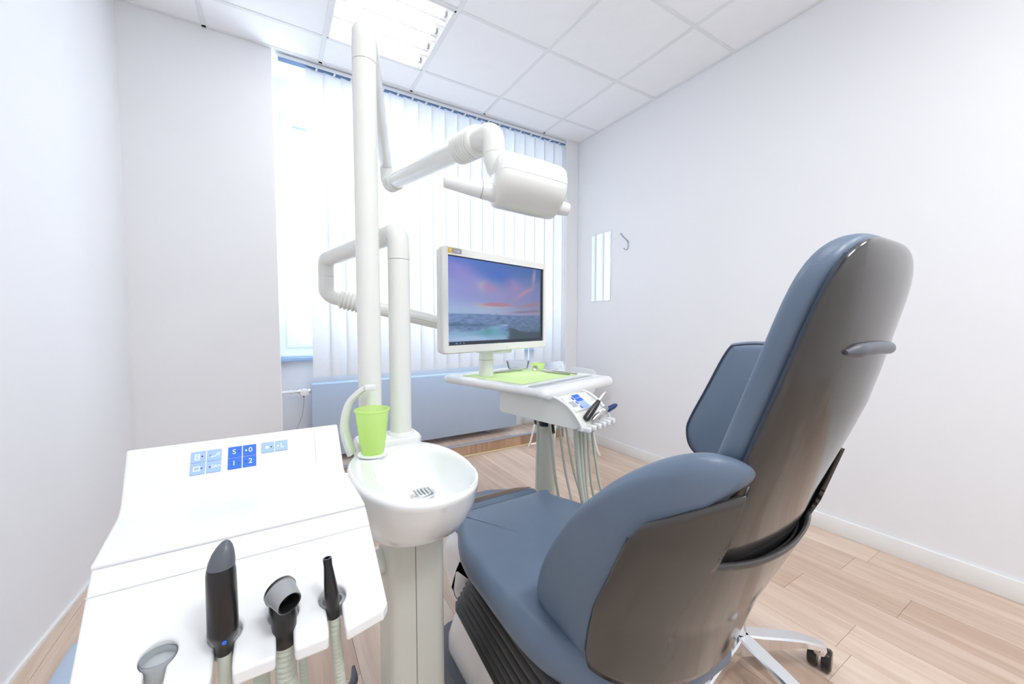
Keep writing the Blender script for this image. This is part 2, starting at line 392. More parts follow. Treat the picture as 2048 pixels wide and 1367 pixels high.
# plinth step along the window wall
tr = thing('trim_1', 'wood', None, (1.5, 3.05, 0)); del tr['label']; tr['kind'] = 'structure'
G().box((XA0 + .002, 3.058, .0), (XR - .001, YA - .001, .095)).build('core', 'joint', tr, smooth=0)
pf = G().box((-.5, -.5, -.5), (.5, .5, .5)).build('tmp', 'plinth_wood', smooth=0).data; bpy.data.objects.remove(bpy.data.objects['tmp'])
x = XA0
while x < XR - .02:
    x1 = min(x + .175, XR - .001); child_copy(pf, 'front_plank', tr, ((x + x1) / 2, 3.052, .046), (x1 - x - .0015, .012, .092)); x = x1
pt = G().box((-.5, -.5, -.5), (.5, .5, .5)).build('tmp', 'floor_wood', smooth=0).data; bpy.data.objects.remove(bpy.data.objects['tmp'])
x = XA0
while x < XR - .02:
    x1 = min(x + .185, XR - .001); child_copy(pt, 'top_plank', tr, ((x + x1) / 2, 3.225, .099), (x1 - x - .0015, .31, .008)); x = x1
G().box((XA0 + .002, 3.040, .092), (XR - .001, 3.075, .106), .004).build('nosing', 'silver_edge', tr)
G().box((XA0 + .002, 3.030, .0), (XR - .015, 3.0458, .011), .003).build('floor_bead', 'cream_edge', tr)

# ================================================================== ceiling lights
def ceiling_light(lx, ly, label, power):
    t = thing('ceiling_light', label, 'light', (lx + .3125, ly + .3125, ZC), group='louvre lights in the ceiling grid')
    g = G(); x0, y0, x1, y1 = lx + .008, ly + .008, lx + .617, ly + .617
    for lo, hi in (((x0, y0, ZC - .004), (x0 + .014, y1, ZC + .026)), ((x1 - .014, y0, ZC - .004), (x1, y1, ZC + .026)), ((x0, y0, ZC - .004), (x1, y0 + .014, ZC + .026)), ((x0, y1 - .014, ZC - .004), (x1, y1, ZC + .026))): g.box(lo, hi, .002, 1)
    g.build('housing', 'grid', t, smooth=30)
    G().box((x0 + .012, y0 + .012, ZC + .024), (x1 - .012, y1 - .012, ZC + .028)).build('reflector', 'louvre', t, smooth=0)
    for k in range(4):
        yy = y0 + .075 + k * .153
        tb = G().tube([(x0 + .03, yy, ZC + .013), (x1 - .03, yy, ZC + .015)], .008, 12).build('tube', 'tube_light', t)
        g = G(); g.box((x1 - .045, yy - .012, ZC + .004), (x1 - .03, yy + .012, ZC + .023), .002); g.build('socket', 'grey_sil', tb)
    for k in range(5):
        yy = y0 + .0 + .152 * k; yy = min(max(yy, y0 + .012), y1 - .012)
        prof = [(-.016, .022), (-.006, .004), (0, -.003), (.006, .004), (.016, .022)]
        g = G(); g.loft([[(xx, yy + a, ZC + b) for a, b in prof] for xx in (x0 + .013, x1 - .013)], closed=True); g.build('louvre_blade', 'louvre', t, smooth=60)
    for k in range(1, 9):
        xx = x0 + k * (x1 - x0) / 9
        G().box((xx - .0008, y0 + .013, ZC - .001), (xx + .0008, y1 - .013, ZC + .0055)).build('cross_blade', 'louvre', t, smooth=0)
    ld = bpy.data.lights.new('lamp', 'AREA'); ld.shape = 'SQUARE'; ld.size = .56; ld.energy = power; ld.color = (.955, .98, 1.0)
    lo = bpy.data.objects.new('lamp_light', ld); COL.objects.link(lo); lo.location = (lx + .3125, ly + .3125, ZC - .012); lo.parent = t; lo.matrix_parent_inverse = wmat(t).inverted()
ceiling_light(*LIGHTS[0], 'square louvred ceiling light beside the window blind', LAMP_W * .5)
ceiling_light(*LIGHTS[1], 'square louvred ceiling light above the assistant console', LAMP_W * .4)
ceiling_light(*LIGHTS[2], 'square louvred ceiling light behind the patient chair, nearer the left wall', LAMP_W * 1.8)
ceiling_light(*LIGHTS[3], 'square louvred ceiling light behind the patient chair, nearer the right wall', LAMP_W * .75)

# ================================================================== vertical blind
vb = thing('vertical_blind', 'white vertical slat blind hanging across the window', 'blind', (1.3, 3.06, .78))
G().box((XA0 + .03, 3.035, ZC - .032), (2.575, 3.085, ZC - .006), .004).build('headrail', 'frame', vb)
G().box((XA0 + .035, 3.0340, ZC - .0338), (2.57, 3.080, ZC - .0322)).build('rail_gap_shade', 'gap_shade', vb, smooth=0)  # dark blue strip, paints the shade of the gap between rail and slats
W, D = .0635, .006
sp = [(-W + 2 * W * i / 8, D * (1 - ((i - 4) / 4) ** 2)) for i in range(9)]
loop = sp + [(a, b - .0009) for a, b in sp[::-1]]
ZB, ZT = .775, ZC - .037
sm_ = G().loft([[(a, b, z) for a, b in loop] for z in (ZB, ZB + .03, ZT)]).build('tmp', 'fabric', smooth=50).data
bpy.data.objects.remove(bpy.data.objects['tmp'])
cm = G().box((-.004, -.028, ZT - .006), (.008, .003, ZT + .0048), .001, 1).build('tmp', 'plastic_w').data
bpy.data.objects.remove(bpy.data.objects['tmp'])
def twist(z):
    a = math.radians(55) * max(0, min(1, (1.5 - z) / .6)) ** 1.5; c_, s_ = math.cos(a), math.sin(a)
    return [(a_ * c_ - b_ * s_, a_ * s_ + b_ * c_, z) for a_, b_ in loop]
twm = G().loft([twist(z_) for z_ in (ZB, .85, .95, 1.05, 1.15, 1.25, 1.35, 1.45, 1.55, ZT)]).build('tmp', 'fabric', smooth=50).data
bpy.data.objects.remove(bpy.data.objects['tmp'])
for k in range(21):
    xx = .290 + k * .1105
    ang = math.radians(9 + random.uniform(-1.5, 1.5))
    if k == 0: ang = math.radians(4)
    s = child_copy(twm if k == 16 else sm_, 'slat', vb, (xx, 3.06 + random.uniform(-.002, .002), 0), rz=ang)
    c = bpy.data.objects.new('hanger', cm); COL.objects.link(c); c.parent = s
# ================================================================== radiator
ra = thing('radiator', 'wide flat blue grey radiator under the window', 'radiator', (1.1, 3.25, .105))
G().box((.222, 3.195, .150), (2.005, 3.21, .705), .006).build('front_panel', 'radiator', ra)
G().box((.226, 3.2105, .160), (2.001, 3.285, .695), .004).build('body', 'radiator', ra)
G().box((.222, 3.211, .6955), (2.005, 3.287, .707), .004).build('top_grille', 'radiator', ra)
for xx in (.5, 1.72): G().box((xx, 3.285, .105), (xx + .04, YA, .55), .003).build('bracket', 'radiator', ra)
g = G(); g.tube([(XA0, 3.262, .652), (.13, 3.262, .652)], .011); g.tube([(.085, 3.262, .652), (.10, 3.262, .652)], .016); g.build('pipe', 'plastic_w', ra)
g = G(); g.tube([(.13, 3.262, .652), (.228, 3.262, .652)], .013); g.tube([(.142, 3.262, .652), (.152, 3.262, .652)], .019); g.tube([(.208, 3.262, .652), (.222, 3.262, .652)], .019); vv = g.build('valve', 'chrome', ra)
G().tube([(.178, 3.262, .652), (.178, 3.225, .652), (.178, 3.20, .652), (.178, 3.185, .652), (.178, 3.180, .652)], [.016, .026, .0285, .026, .018], 24).build('thermostat_knob', 'plastic_w', vv)
G().tube([(.174, 3.225, .628), (.174, 3.225, .612)], .006, 12).build('cap', 'red', vv)
G().tube(cr_open([(.174, 3.23, .612), (.176, 3.30, .55), (.165, 3.33, .46), (.13, 3.345, .36), (.08, 3.36, .28)]), .002, 8).build('sensor_wire', 'wire', vv)
G().tube([(2.20, 3.35, .106), (2.20, 3.35, .45), (2.03, 3.33, .47), (1.99, 3.26, .47)], .011).build('return_pipe', 'plastic_w', ra)
# ================================================================== wall mirror and hook
mi = thing('wall_mirror', 'frameless tall mirror on the right wall near the window corner', 'mirror', (XR, 2.69, 1.36))
G().box((XR - .006, 2.565, 1.362), (XR - .0005, 2.812, 1.985), .001, 1).build('glass', 'mirror', mi)
for yy in (2.60, 2.775):
    for zz in (1.357, 1.982): G().box((XR - .010, yy - .008, zz - .004), (XR, yy + .008, zz + .008), .002).build('clip', 'chrome', mi)
hk = thing('wall_hook', 'small metal coat hook on the right wall beside the mirror', 'hook', (XR, 2.37, 1.78))
G().tube([(XR, 2.37, 1.855), (XR - .005, 2.37, 1.855)], .012, 16).build('plate', 'silver_edge', hk)
G().tube(cr_open([(XR - .003, 2.372, 1.862), (XR - .04, 2.385, 1.895), (XR - .065, 2.395, 1.925)]), .006, 10).build('upper_prong', 'silver_edge', hk)
G().tube(cr_open([(XR - .003, 2.37, 1.85), (XR - .01, 2.365, 1.80), (XR - .028, 2.37, 1.785), (XR - .045, 2.38, 1.80)]), .0045, 10).build('lower_prong', 'silver_edge', hk)

# ================================================================== patient chair (long axis along Y, feet towards the window)
CX = .65
ch = thing('patient_chair', 'blue grey upholstered dental chair with glossy grey back shell', 'dental chair', (CX, .75, 0))
mirror_x = lambda p: (2 * CX - p[0], p[1], p[2])
# base
g = G(); g.loft([[(x_, y_, z_) for x_, y_ in rrect(CX - a, .52, CX + a, 1.32, .10, 6)] for a, z_ in ((.21, .0), (.21, .03), (.20, .045))]); g.build('base_plate', 'grey_dark', ch)
g = G(); g.loft([[(x_, y_, z_) for x_, y_ in rrect(CX - a, b0, CX + a, b1, .07, 6)] for a, b0, b1, z_ in ((.17, .56, 1.26, .045), (.185, .55, 1.22, .12), (.19, .54, 1.16, .22), (.188, .54, 1.09, .31))]); g.build('pedestal', 'plastic_w', ch)
hump = cr_closed([(.90, .50), (.94, .49), (.985, .44), (1.05, .325), (1.07, .29), (1.13, .30), (1.19, .37), (1.20, .44), (1.14, .495), (1.0, .51)], 5)
g = G(); g.pillow(hump, .40, .05, lambda a, b, t: (CX + t, a, b)); g.build('front_cover', 'plastic_w', ch)
# bellows skirt between pedestal and seat
g = G(); rings = []; NF = 7
for k in range(8 * NF + 1):
    u = k / (8 * NF); fy = .925 + (1.05 - .925) * u; fz = .50 + (.325 - .50) * u; rz_ = .475 + (.205 - .475) * u
    o_ = .226 - .030 * (.5 + .5 * math.cos(2 * PI * k / 8)) ** 1.6
    left = [(CX - o_ + .05, .50, rz_ + (fz - rz_) * .22), (CX - o_, .55, rz_ + (fz - rz_) * .33), (CX - o_, .75, rz_ + (fz - rz_) * .68), (CX - o_, fy - .035, fz - .003), (CX - o_ + .012, fy - .006, fz), (CX - o_ + .05, fy, fz)]
    rings.append(left + [mirror_x(p) for p in left[::-1]])
g.loft(rings, closed=False); g.build('bellows', 'bellows', ch, smooth=80)
# seat
hw = [(.40, .10), (.45, .16), (.52, .205), (.62, .238), (.80, .242), (.92, .238), (1.0, .218), (1.07, .19), (1.132, .172)]
lo = [(CX - b, a) for a, b in hw]; seat_o = cr_open([(p[0], p[1], 0) for p in lo], 5)
seat_o = [(p[0], p[1]) for p in seat_o]; seat_o = seat_o + [(2 * CX - a, b) for a, b in seat_o[::-1]]
def seatz(y): return .510 + .012 * max(0, min(1, (y - .35) / .5)) - .022 * max(0, (y - .98) / .15) ** 2 * 0
g = G(); g.cr = .006; g.pillow(seat_o, .085, .038, lambda a, b, t: (a, b, seatz(b) + t)); st = g.build('seat', 'leather', ch, smooth=60)
# leg rest, sloping down, with clear protective film
lro = rrect(CX - .172, 0, CX + .172, .43, .045, 6)
def lrm(a, s, t): return (a, 1.137 + s * .93, .535 - s * .365 + t)
g = G(); g.cr = .004; g.pillow(lro, .055, .025, lrm); lr = g.build('leg_rest', 'leather', ch, smooth=60)
flm = rrect(CX - .150, .020, CX + .150, .16, .03, 5)
g = G(); g.loft([[lrm(a, s, .0318) for a, s in flm], [lrm(a, s, .0324) for a, s in flm]]); g.build('protective_film', 'film', lr, smooth=30)
# ---- back: lower shell with side wings and a notch in which the upper back sits
yr_l = [(.50, .395), (.55, .380), (.597, .364), (.676, .338), (.783, .290), (.86, .256), (.95, .232), (1.0, .22)]
ye_l = [(.50, .515), (.60, .492), (.636, .483), (.686, .466), (.847, .384), (.877, .37), (.96, .33), (1.0, .31)]
def sup(u, n): # unit superellipse quarter, u in 0..pi
    c, s_ = math.cos(u), math.sin(u)
    return -math.copysign(abs(c) ** (2 / n), c), 1 - abs(s_) ** (2 / n)
NL = 2.1
HWL = [(.50, .185), (.6, .195), (.7, .205), (.85, .216), (1.0, .214)]
def lower_pt(u, z, off=0.0):
    x_, d_ = sup(u, NL); h = interp(HWL, z) + off
    return (CX + x_ * h, interp(yr_l, z) - off + d_ * (interp(ye_l, z) - interp(yr_l, z) + off), z)
def lower_top(u):
    x_ = abs(sup(u, NL)[0]) * .22; d_ = sup(u, NL)[1]
    if x_ < .143: return .822 + .010 * (x_ / .143) ** 2
    if x_ < .148: return .832 + (.958 - .832) * (x_ - .143) / .005
    k = min(1, d_ / 1.0)
    return .962 - .088 * k ** 1.1
us = []
NU = 140
for i in range(NU + 1):
    us.append(PI * i / NU)
# refine around the notch edges
import bisect
extra = []
for i in range(len(us) - 1):
    xa = abs(sup(us[i], NL)[0]) * .22; xb = abs(sup(us[i + 1], NL)[0]) * .22
    if min(xa, xb) < .154 and max(xa, xb) > .138: extra += [us[i] + (us[i + 1] - us[i]) * k / 24 for k in range(1, 24)]
us = sorted(us + extra)
NV = 26
rings = []
for k in range(NV + 1):
    v = k / NV
    row = []
    for u in us:
        zt = lower_top(u); e = min(u, PI - u) / .10
        zb = .555 + .0 * u
        if e < 1: zb += .035 * (1 - e) ** 2; zt -= .03 * (1 - e) ** 2
        row.append(lower_pt(u, zb + (zt - zb) * v))
    rings.append(row)
g = G(); g.loft(rings, closed=False); ls = g.build('lower_shell', 'shell', ch, smooth=50)
md = ls.modifiers.new('thick', 'SOLIDIFY'); md.thickness = .006; md.offset = 0
# near-black sheet added inside the pocket, colours the slit as deep shade
g = G(); g.loft([[lower_pt(PI * (.22 + .56 * i / 40), z_, -.010) for i in range(41)] for z_ in (.66, .70, .74, .78, .815)], closed=False)
li = g.build('pocket_shade', 'shade_black', ls, smooth=50); md = li.modifiers.new('thick', 'SOLIDIFY'); md.thickness = .003
# upper shell
yr_u = [(.68, .355), (.80, .300), (.85, .278), (.91, .257), (.99, .223), (1.065, .195), (1.21, .167), (1.27, .155)]
def ye_u(z): return .178 + (1.24 - z) * .345
ZTOP = 1.262
def hwu(z, zt=1.2622):
    k = min(1, max(0, (z - 1.15) / (zt - 1.15))); q = max(0, 1 - k ** 3.0) ** (1 / 3.2)
    return interp([(.68, .138), (.9, .134), (1.1, .128), (1.27, .126)], z) * q
def upper_pt(u, z):
    k = max(0, (z - 1.205) / (ZTOP - 1.205)); dq = max(0, 1 - k ** 2.0) ** .5
    x_, d_ = sup(u, 2.0)
    ye, yr = ye_u(z), interp(yr_u, z)
    yr = ye - (ye - yr) * dq
    return (CX + x_ * hwu(z), yr + d_ * (ye - yr), z)
zs = [.70, .74, .78, .82, .86, .90, .95, 1.0, 1.05, 1.10, 1.15, 1.18, 1.20, 1.215, 1.228, 1.238, 1.246, 1.252, 1.2565, 1.2590, 1.2605, 1.2614, 1.2619, ZTOP]
g = G(); g.loft([[upper_pt(PI * i / 60, z_) for i in range(61)] for z_ in zs], closed=False); us_ = g.build('upper_shell', 'shell', ch, smooth=60)
md = us_.modifiers.new('thick', 'SOLIDIFY'); md.thickness = .005; md.offset = 0
# moulded grip bar across the upper shell
pts = []; rad = []
for i in range(25):
    u = PI * (.30 + .40 * i / 24); p = upper_pt(u, 1.128 + .004 * math.sin(PI * i / 24)); pts.append((p[0], p[1] - .0035, p[2])); rad.append(.0085 * min(1, .35 + 4.2 * min(i, 24 - i) / 24))
G().tube(pts, rad, 14).build('grip_bar', 'grey_dark', us_)
# upper cushion
uc = []
zz = [.74, .80, .90, 1.0, 1.08, 1.13, 1.16, 1.19, 1.21, 1.225, 1.24, 1.25, 1.257, 1.263, 1.267, 1.2695, 1.271, 1.2718]
for z_ in zz:
    uc.append((hwu(z_, 1.272) + .002, z_))
outl = [(-h, z_) for h, z_ in uc] + [(h, z_) for h, z_ in uc[::-1]]
g = G(); g.cr = .012; g.pillow(outl, .042, .018, lambda a, b, t: (CX + a, ye_u(b) + .0215 + t, b)); cu_ = g.build('upper_cushion', 'leather', ch, smooth=70)
for s_ in (-1, 1): G().tube([(CX + s_ * (h + .001), ye_u(z_) - .0005, z_) for h, z_ in uc if z_ < (1.245 if s_ < 0 else 1.2)], .0022, 8).build('piping', 'piping', cu_)
# wing cushions and lumbar pad
K = .48 / .483
wing = [(y_ * K, 1.164 - (1.164 - z_) * K) for y_, z_ in [(.262, .956), (.260, .976), (.282, .990), (.314, .987), (.37, .96), (.436, .914), (.499, .857), (.559, .794), (.62, .709), (.663, .638), (.688, .57), (.678, .545), (.65, .534), (.60, .529), (.55, .525), (.50, .525), (.45, .55), (.40, .64), (.345, .78), (.295, .91)]]
wing = cr_closed(wing, 6)
for sgn, nm in ((-1, 'l'), (1, 'r')):
    def wmap(a, b, t, sgn=sgn):
        yr, ye, h = interp(yr_l, b), interp(ye_l, b), interp(HWL, b)
        d_ = min(1, math.sqrt(max(0, (a - yr) / (ye - yr)) ** 2 + .04)); x_ = h * max(0, 1 - (1 - d_) ** NL) ** (1 / NL)
        return (CX + sgn * (x_ - .0075 - .036 + t), a, b)
    g = G(); g.cr = .0; g.rad = .19; g.cen = (.46, .73); g.pillow(wing, .072, .034, wmap); wg = g.build('wing_cushion', 'leather', ch, smooth=70)
g = G(); g.cr = .01
lum = rrect(-.142, .55, .142, .93, .05, 6)
g.pillow(lum, .07, .03, lambda a, b, t: (CX + a, interp(ye_l, b) + .015 + t, b)); g.build('lumbar_cushion', 'leather', ch, smooth=70)
# piping line along the front edge of the shell panel
for sgn in (0, 1):
    u = .004 if sgn == 0 else PI - .004
    pts = []
    for k in range(30):
        p = lower_pt(u, .585 + .262 * k / 29); pts.append((p[0], p[1] + .001, p[2]))
    G().tube(pts, .0028, 8).build('shell_piping', 'piping', ls)
# back hinge block under the shell
G().box((CX - .07, .42, .38), (CX + .05, .52, .56), .02, 3).build('back_hinge', 'grey_dark', ch)

# ================================================================== rolling stool behind the chair
SX, SY = 1.29, .67
so = thing('rolling_stool', 'blue grey stool with backrest on a chrome five star base', 'stool', (SX, SY, 0))
hub = G(); hub.lathe([(.0, .135), (.030, .135), (.036, .12), (.036, .075), (.0, .07)], (SX, SY, 0)); hub.build('hub', 'chrome', so)
G().lathe([(.0, .46), (.018, .46), (.018, .13), (.025, .13), (.025, .25), (.026, .26), (.0, .26)], (SX, SY, 0)).build('gas_column', 'chrome', so)
for k in range(5):
    a = math.radians(-29.5 - 72 * k); d_ = Vector((math.cos(a), math.sin(a), 0)); n_ = Vector((-math.sin(a), math.cos(a), 0))
    rings = []
    for s_, wd, zt, zb in ((.025, .025, .140, .084), (.07, .026, .134, .088), (.15, .025, .125, .092), (.21, .024, .116, .092), (.255, .022, .102, .082), (.290, .018, .090, .072)):
        c_ = Vector((SX, SY, 0)) + d_ * s_
        rings.append([(c_ + n_ * x_)[:2] + (z_,) for x_, z_ in ((-wd, zb), (-wd, zt - .005), (-wd + .005, zt), (wd - .005, zt), (wd, zt - .005), (wd, zb))])
    leg = G(); leg.loft(rings); lg = leg.build('leg', 'chrome', so, smooth=35)
    cc = Vector((SX, SY, 0)) + d_ * .283
    ca = math.radians(193) + k * .7; cd = Vector((math.cos(ca), math.sin(ca), 0)); cn = Vector((-math.sin(ca), math.cos(ca), 0))
    g = G(); g.lathe([(.014, .088), (.021, .072), (.021, .058), (.0, .058)], (cc.x, cc.y, 0), 20, True); c_o = g.build('caster_mount', 'chrome', lg)
    c2 = cc - cd * .012
    for s_ in (-1, 1):
        w0 = c2 + cn * (s_ * .006); w1 = c2 + cn * (s_ * .032); w0.z = w1.z = .0345
        G().tube([w0, w0.lerp(w1, .1), w0.lerp(w1, .8), w1, w1 - cn * s_ * .001, w1 - cn * s_ * .003], [.032, .0345, .0345, .029, .021, .017], 28).build('wheel', 'black', lg)
g = G(); g.lathe([(.0, .50), (.125, .50), (.15, .515), (.155, .54), (.147, .565), (.115, .573), (.0, .570)], (SX, SY, 0), 40); g.build('seat', 'leather', so, smooth=60)
G().box((SX - .07, SY - .07, .46), (SX + .07, SY + .07, .498), .01).build('seat_plate', 'grey_dark', so)
# backrest: tapered pad facing the camera side
P0 = Vector((1.085, .60, 0))
ax = Vector((math.cos(math.radians(-64)), math.sin(math.radians(-64)), 0)); nx_ = Vector((ax.y, -ax.x, 0))
padl = cr_closed([(-.105, .885), (-.112, .845), (-.10, .80), (-.06, .768), (.0, .752), (.06, .755), (.075, .80), (.085, .90), (.098, 1.02), (.106, 1.09), (.095, 1.108), (.05, 1.112), (.0, 1.106), (-.012, 1.098), (-.03, 1.065), (-.065, .98)], 5)
def padm(a, b, t): p = P0 + ax * a + nx_ * t; return (p.x + (b - .9) * .05, p.y, b)
g = G(); g.cr = .006; g.pillow(padl, .055, .022, padm); pad = g.build('backrest', 'leather', so, smooth=70)
cen = (0.0, .93)
def padpipe(t, ins):
    return [padm(cen[0] + (a - cen[0]) * ins, cen[1] + (b - cen[1]) * ins, t) for a, b in padl] 
g = G(); pp = padpipe(.0205, .965); g.tube(pp + [pp[0]], .0028, 8, False); g.build('piping', 'piping', pad)
g = G(); pp = padpipe(-.0205, .965); g.tube(pp + [pp[0]], .0028, 8, False); g.build('piping', 'piping', pad)
P1 = P0 - nx_ * 0.0
padr = cr_closed([(.090, .80), (.10, .78), (.12, .79), (.135, .90), (.15, 1.06), (.148, 1.10), (.135, 1.11), (.122, 1.10), (.108, 1.0)], 5)
g = G(); g.cr = .004; g.pillow(padr, .05, .02, padm); g.build('side_pad', 'leather', so, smooth=70)
G().tube(cr_open([(SX, SY, .48), (SX - .04, SY - .03, .49), (1.21, .59, .60), (1.19, .575, .70), (1.17, .585, .80)]), .016, 14).build('back_bar', 'chrome', so)

# ================================================================== treatment unit: column, spittoon bowl, pole mount
tu = thing('treatment_unit', 'cream treatment unit column with white ceramic spittoon bowl', 'dental unit', (.27, .92, 0))
g = G(); g.loft([[(x_, y_, z_) for x_, y_ in rrect(.205, .85, .335, .985, .022, 5)] for z_ in (0, .70)]); co = g.build('column', 'metal_cream', tu)
G().box((.2612, .8492, .02), (.2626, .851, .66)).build('column_seam', 'seam', co)
G().box((.3345, .9, .02), (.3357, .9014, .66)).build('column_seam', 'seam', co)
def oval(cx, cy, a, b, n=64, p=2.2):
    out = []
    for k in range(n):
        t = 2 * PI * k / n; c, s_ = math.cos(t), math.sin(t)
        out.append((cx + a * math.copysign(abs(c) ** (2 / p), c), cy + b * math.copysign(abs(s_) ** (2 / p), s_)))
    return out
rings = []
for a, b, cx_, cy_, z_ in ((.055, .06, .270, .905, .670), (.078, .085, .270, .905, .672), (.092, .102, .270, .905, .682), (.098, .112, .270, .905, .686), (.117, .14, .272, .907, .702), (.130, .172, .274, .912, .733), (.138, .198, .275, .917, .770), (.141, .212, .275, .92, .798), (.141, .216, .275, .92, .807), (.139, .214, .275, .92, .813), (.134, .209, .275, .92, .816)):
    rings.append([(x_, y_, z_) for x_, y_ in oval(cx_, cy_, a, b)])
for a, b, z_ in ((.111, .165, .8165), (.107, .160, .8145), (.104, .156, .806), (.099, .150, .788), (.090, .137, .765), (.075, .115, .748), (.052, .082, .738), (.025, .04, .7345), (.004, .006, .734)):
    rings.append([(x_, y_, z_) for x_, y_ in oval(.293, .885, a, b, p=2.4)])
g = G(); g.loft(rings); bo = g.build('bowl', 'ceramic', tu, smooth=60)
G().lathe([(.0, .7075), (.024, .7075), (.0275, .709), (.030, .7125), (.030, .716), (.027, .7175), (.020, .7178), (.0, .7165)], (.303, .918, .029), 32).build('drain', 'chrome', bo)
g = G()
for k in range(5): g.box((.285 + k * .009 - .0015, .901, .7467), (.285 + k * .009 + .0015, .935, .7478))
g.build('drain_slots', 'grey_tip', bo)
G().tube([(.190, .955, .792), (.1975, .951, .789)], .005, 14).build('rinse_nozzle', 'steel', bo)
g = G(); g.loft([[(x_, y_, z_) for x_, y_ in rrect(.185 + i_, 1.09 + i_, .365 - i_, 1.20 - i_, .03, 5)] for z_, i_ in ((.70, .01), (.72, 0), (.828, 0), (.834, .004))]); g.build('pole_mount', 'plastic_w', tu)
# arched cup filler spout
path = cr_open([(.168, 1.092, .815), (.155, 1.095, .86), (.152, 1.097, .90), (.163, 1.093, .948), (.183, 1.083, .975), (.204, 1.072, .992)], 6)
rings = []
for i, p in enumerate(path):
    p = Vector(p); q = Vector(path[min(i + 1, len(path) - 1)]) - Vector(path[max(i - 1, 0)]); q.normalize()
    sd = Vector((.55, .83, 0)); nn = q.cross(sd).normalized(); sd = nn.cross(q).normalized(); u = i / (len(path) - 1); wv = .019 - .006 * u; tv = .007
    rings.append([(p + sd * a * wv + nn * b * tv)[:] for a, b in ((-1, -.6), (-.7, -1), (.7, -1), (1, -.6), (1, .6), (.7, 1), (-.7, 1), (-1, .6))])
g = G(); g.loft(rings); cf = g.build('cup_filler', 'plastic_w', tu, smooth=50)
g = G(); g.box((.196, 1.052, .985), (.226, 1.082, 1.0), .003, M=Matrix.Rotation(0, 4, 'Z')); g.build('filler_head', 'plastic_w', cf)
g = G(); g.lathe([(.0, .001), (.034, .001), (.038, .003), (.038, .006), (.035, .0065), (.0, .0065)], (.212, 1.045, .8165), 32); g.build('cup_rest', 'ceramic', tu)
# green drinking cup on the unit
cp = thing('drinking_cup', 'translucent green plastic cup beside the spittoon bowl', 'cup', (.212, 1.045, .8235))
g = G(); c_ = (.212, 1.045, .8235)
g.lathe([(.0, .0005), (.026, .0), (.0285, .003), (.0320, .03), (.0332, .031), (.0375, .078), (.0386, .080), (.0410, .110), (.0440, .1115), (.0440, .1155), (.0420, .1165), (.0400, .1155), (.0395, .110), (.0370, .080), (.0305, .030), (.0270, .005), (.0, .004)], c_, 48); g.build('cup_wall', 'green', cp, smooth=50)
g = G(); g.lathe([(.0418, .1115), (.0447, .1125), (.0447, .1150), (.0418, .1160)], c_, 48); g.build('rim', 'green', cp)

# ================================================================== operating lamp on its pole
la = thing('operating_lamp', 'white operating lamp on a tall pole with jointed arm', 'lamp', (.226, 1.136, .834))
R0 = .031
G().tube([(.226, 1.136, .834), (.226, 1.136, 1.86)], R0, 32).build('pole', 'plastic', la)
G().tube([(.226, 1.136, 1.860), (.226, 1.136, 1.8615)], R0 - .0015, 32).build('pole_joint', 'seam', la)
A = (.226, 1.136, 1.955); B = (.492, 1.998, 1.945); C_ = (.492, 1.998, 1.845)
p = bend([(.226, 1.136, 1.8615), A, B], .055, 12)
ab = (Vector(B) - Vector(A)).normalized()
g = G(); pts = bend([(.226, 1.136, 1.8615), A, Vector(A) + ab * .30, Vector(B) - ab * .002], .06, 12); n_ = len(pts)
g.tube(pts, [R0 for i in range(n_)], 28); g.build('upper_arm', 'plastic', la)
sp0 = Vector((.500, 1.985, 1.842)); sp1 = Vector((.560, 1.075, 1.722)); dv = (sp1 - sp0).normalized()
pts = bend([Vector(B) - ab * .03, Vector(B), (.492, 1.998, 1.915)], .04, 8); G().tube(pts, .0285, 26).build('arm_elbow', 'plastic', la)
G().tube([(.492, 1.998, 1.9155), (.492, 1.998, 1.914)], .0272, 26).build('elbow_joint', 'seam', la)
pts = bend([(.492, 1.998, 1.914), (.494, 1.996, 1.845), sp0 + dv * .09], .045, 8); G().tube(pts, .0285, 26).build('lower_elbow', 'plastic', la)
pts, rad = ribbed(sp0 + dv * .035, sp0 + dv * .115, .043, .004, 7); G().tube(pts, rad, 28).build('bellows_sleeve', 'plastic', la)
G().tube([sp0 + dv * .08, sp0 + dv * .45, sp1 - dv * .08], [.034, .035, .034], 26).build('spring_arm', 'plastic', la)
pts, rad = ribbed(sp1 - dv * .16, sp1 - dv * .035, .048, .004, 7); G().tube(pts, rad, 30).build('bellows_sleeve', 'plastic', la)
E1 = sp1 + dv * .03
pts = bend([sp1 - dv * .05, E1 + Vector((.004, -.012, .004)), (E1.x + .006, E1.y - .018, 1.655)], .05, 10); G().tube(pts, .0335, 28).build('head_elbow', 'plastic', la)
hx, hy = E1.x + .006, E1.y - .018
G().tube([(hx, hy, 1.668), (hx, hy, 1.6665)], .0300, 28).build('head_joint', 'seam', la)
G().tube([(hx, hy, 1.6665), (hx, hy, 1.640), (hx + .004, hy - .004, 1.612), (hx + .01, hy - .008, 1.59)], [.0315, .034, .030, .022], 28).build('swivel_cap', 'plastic', la)
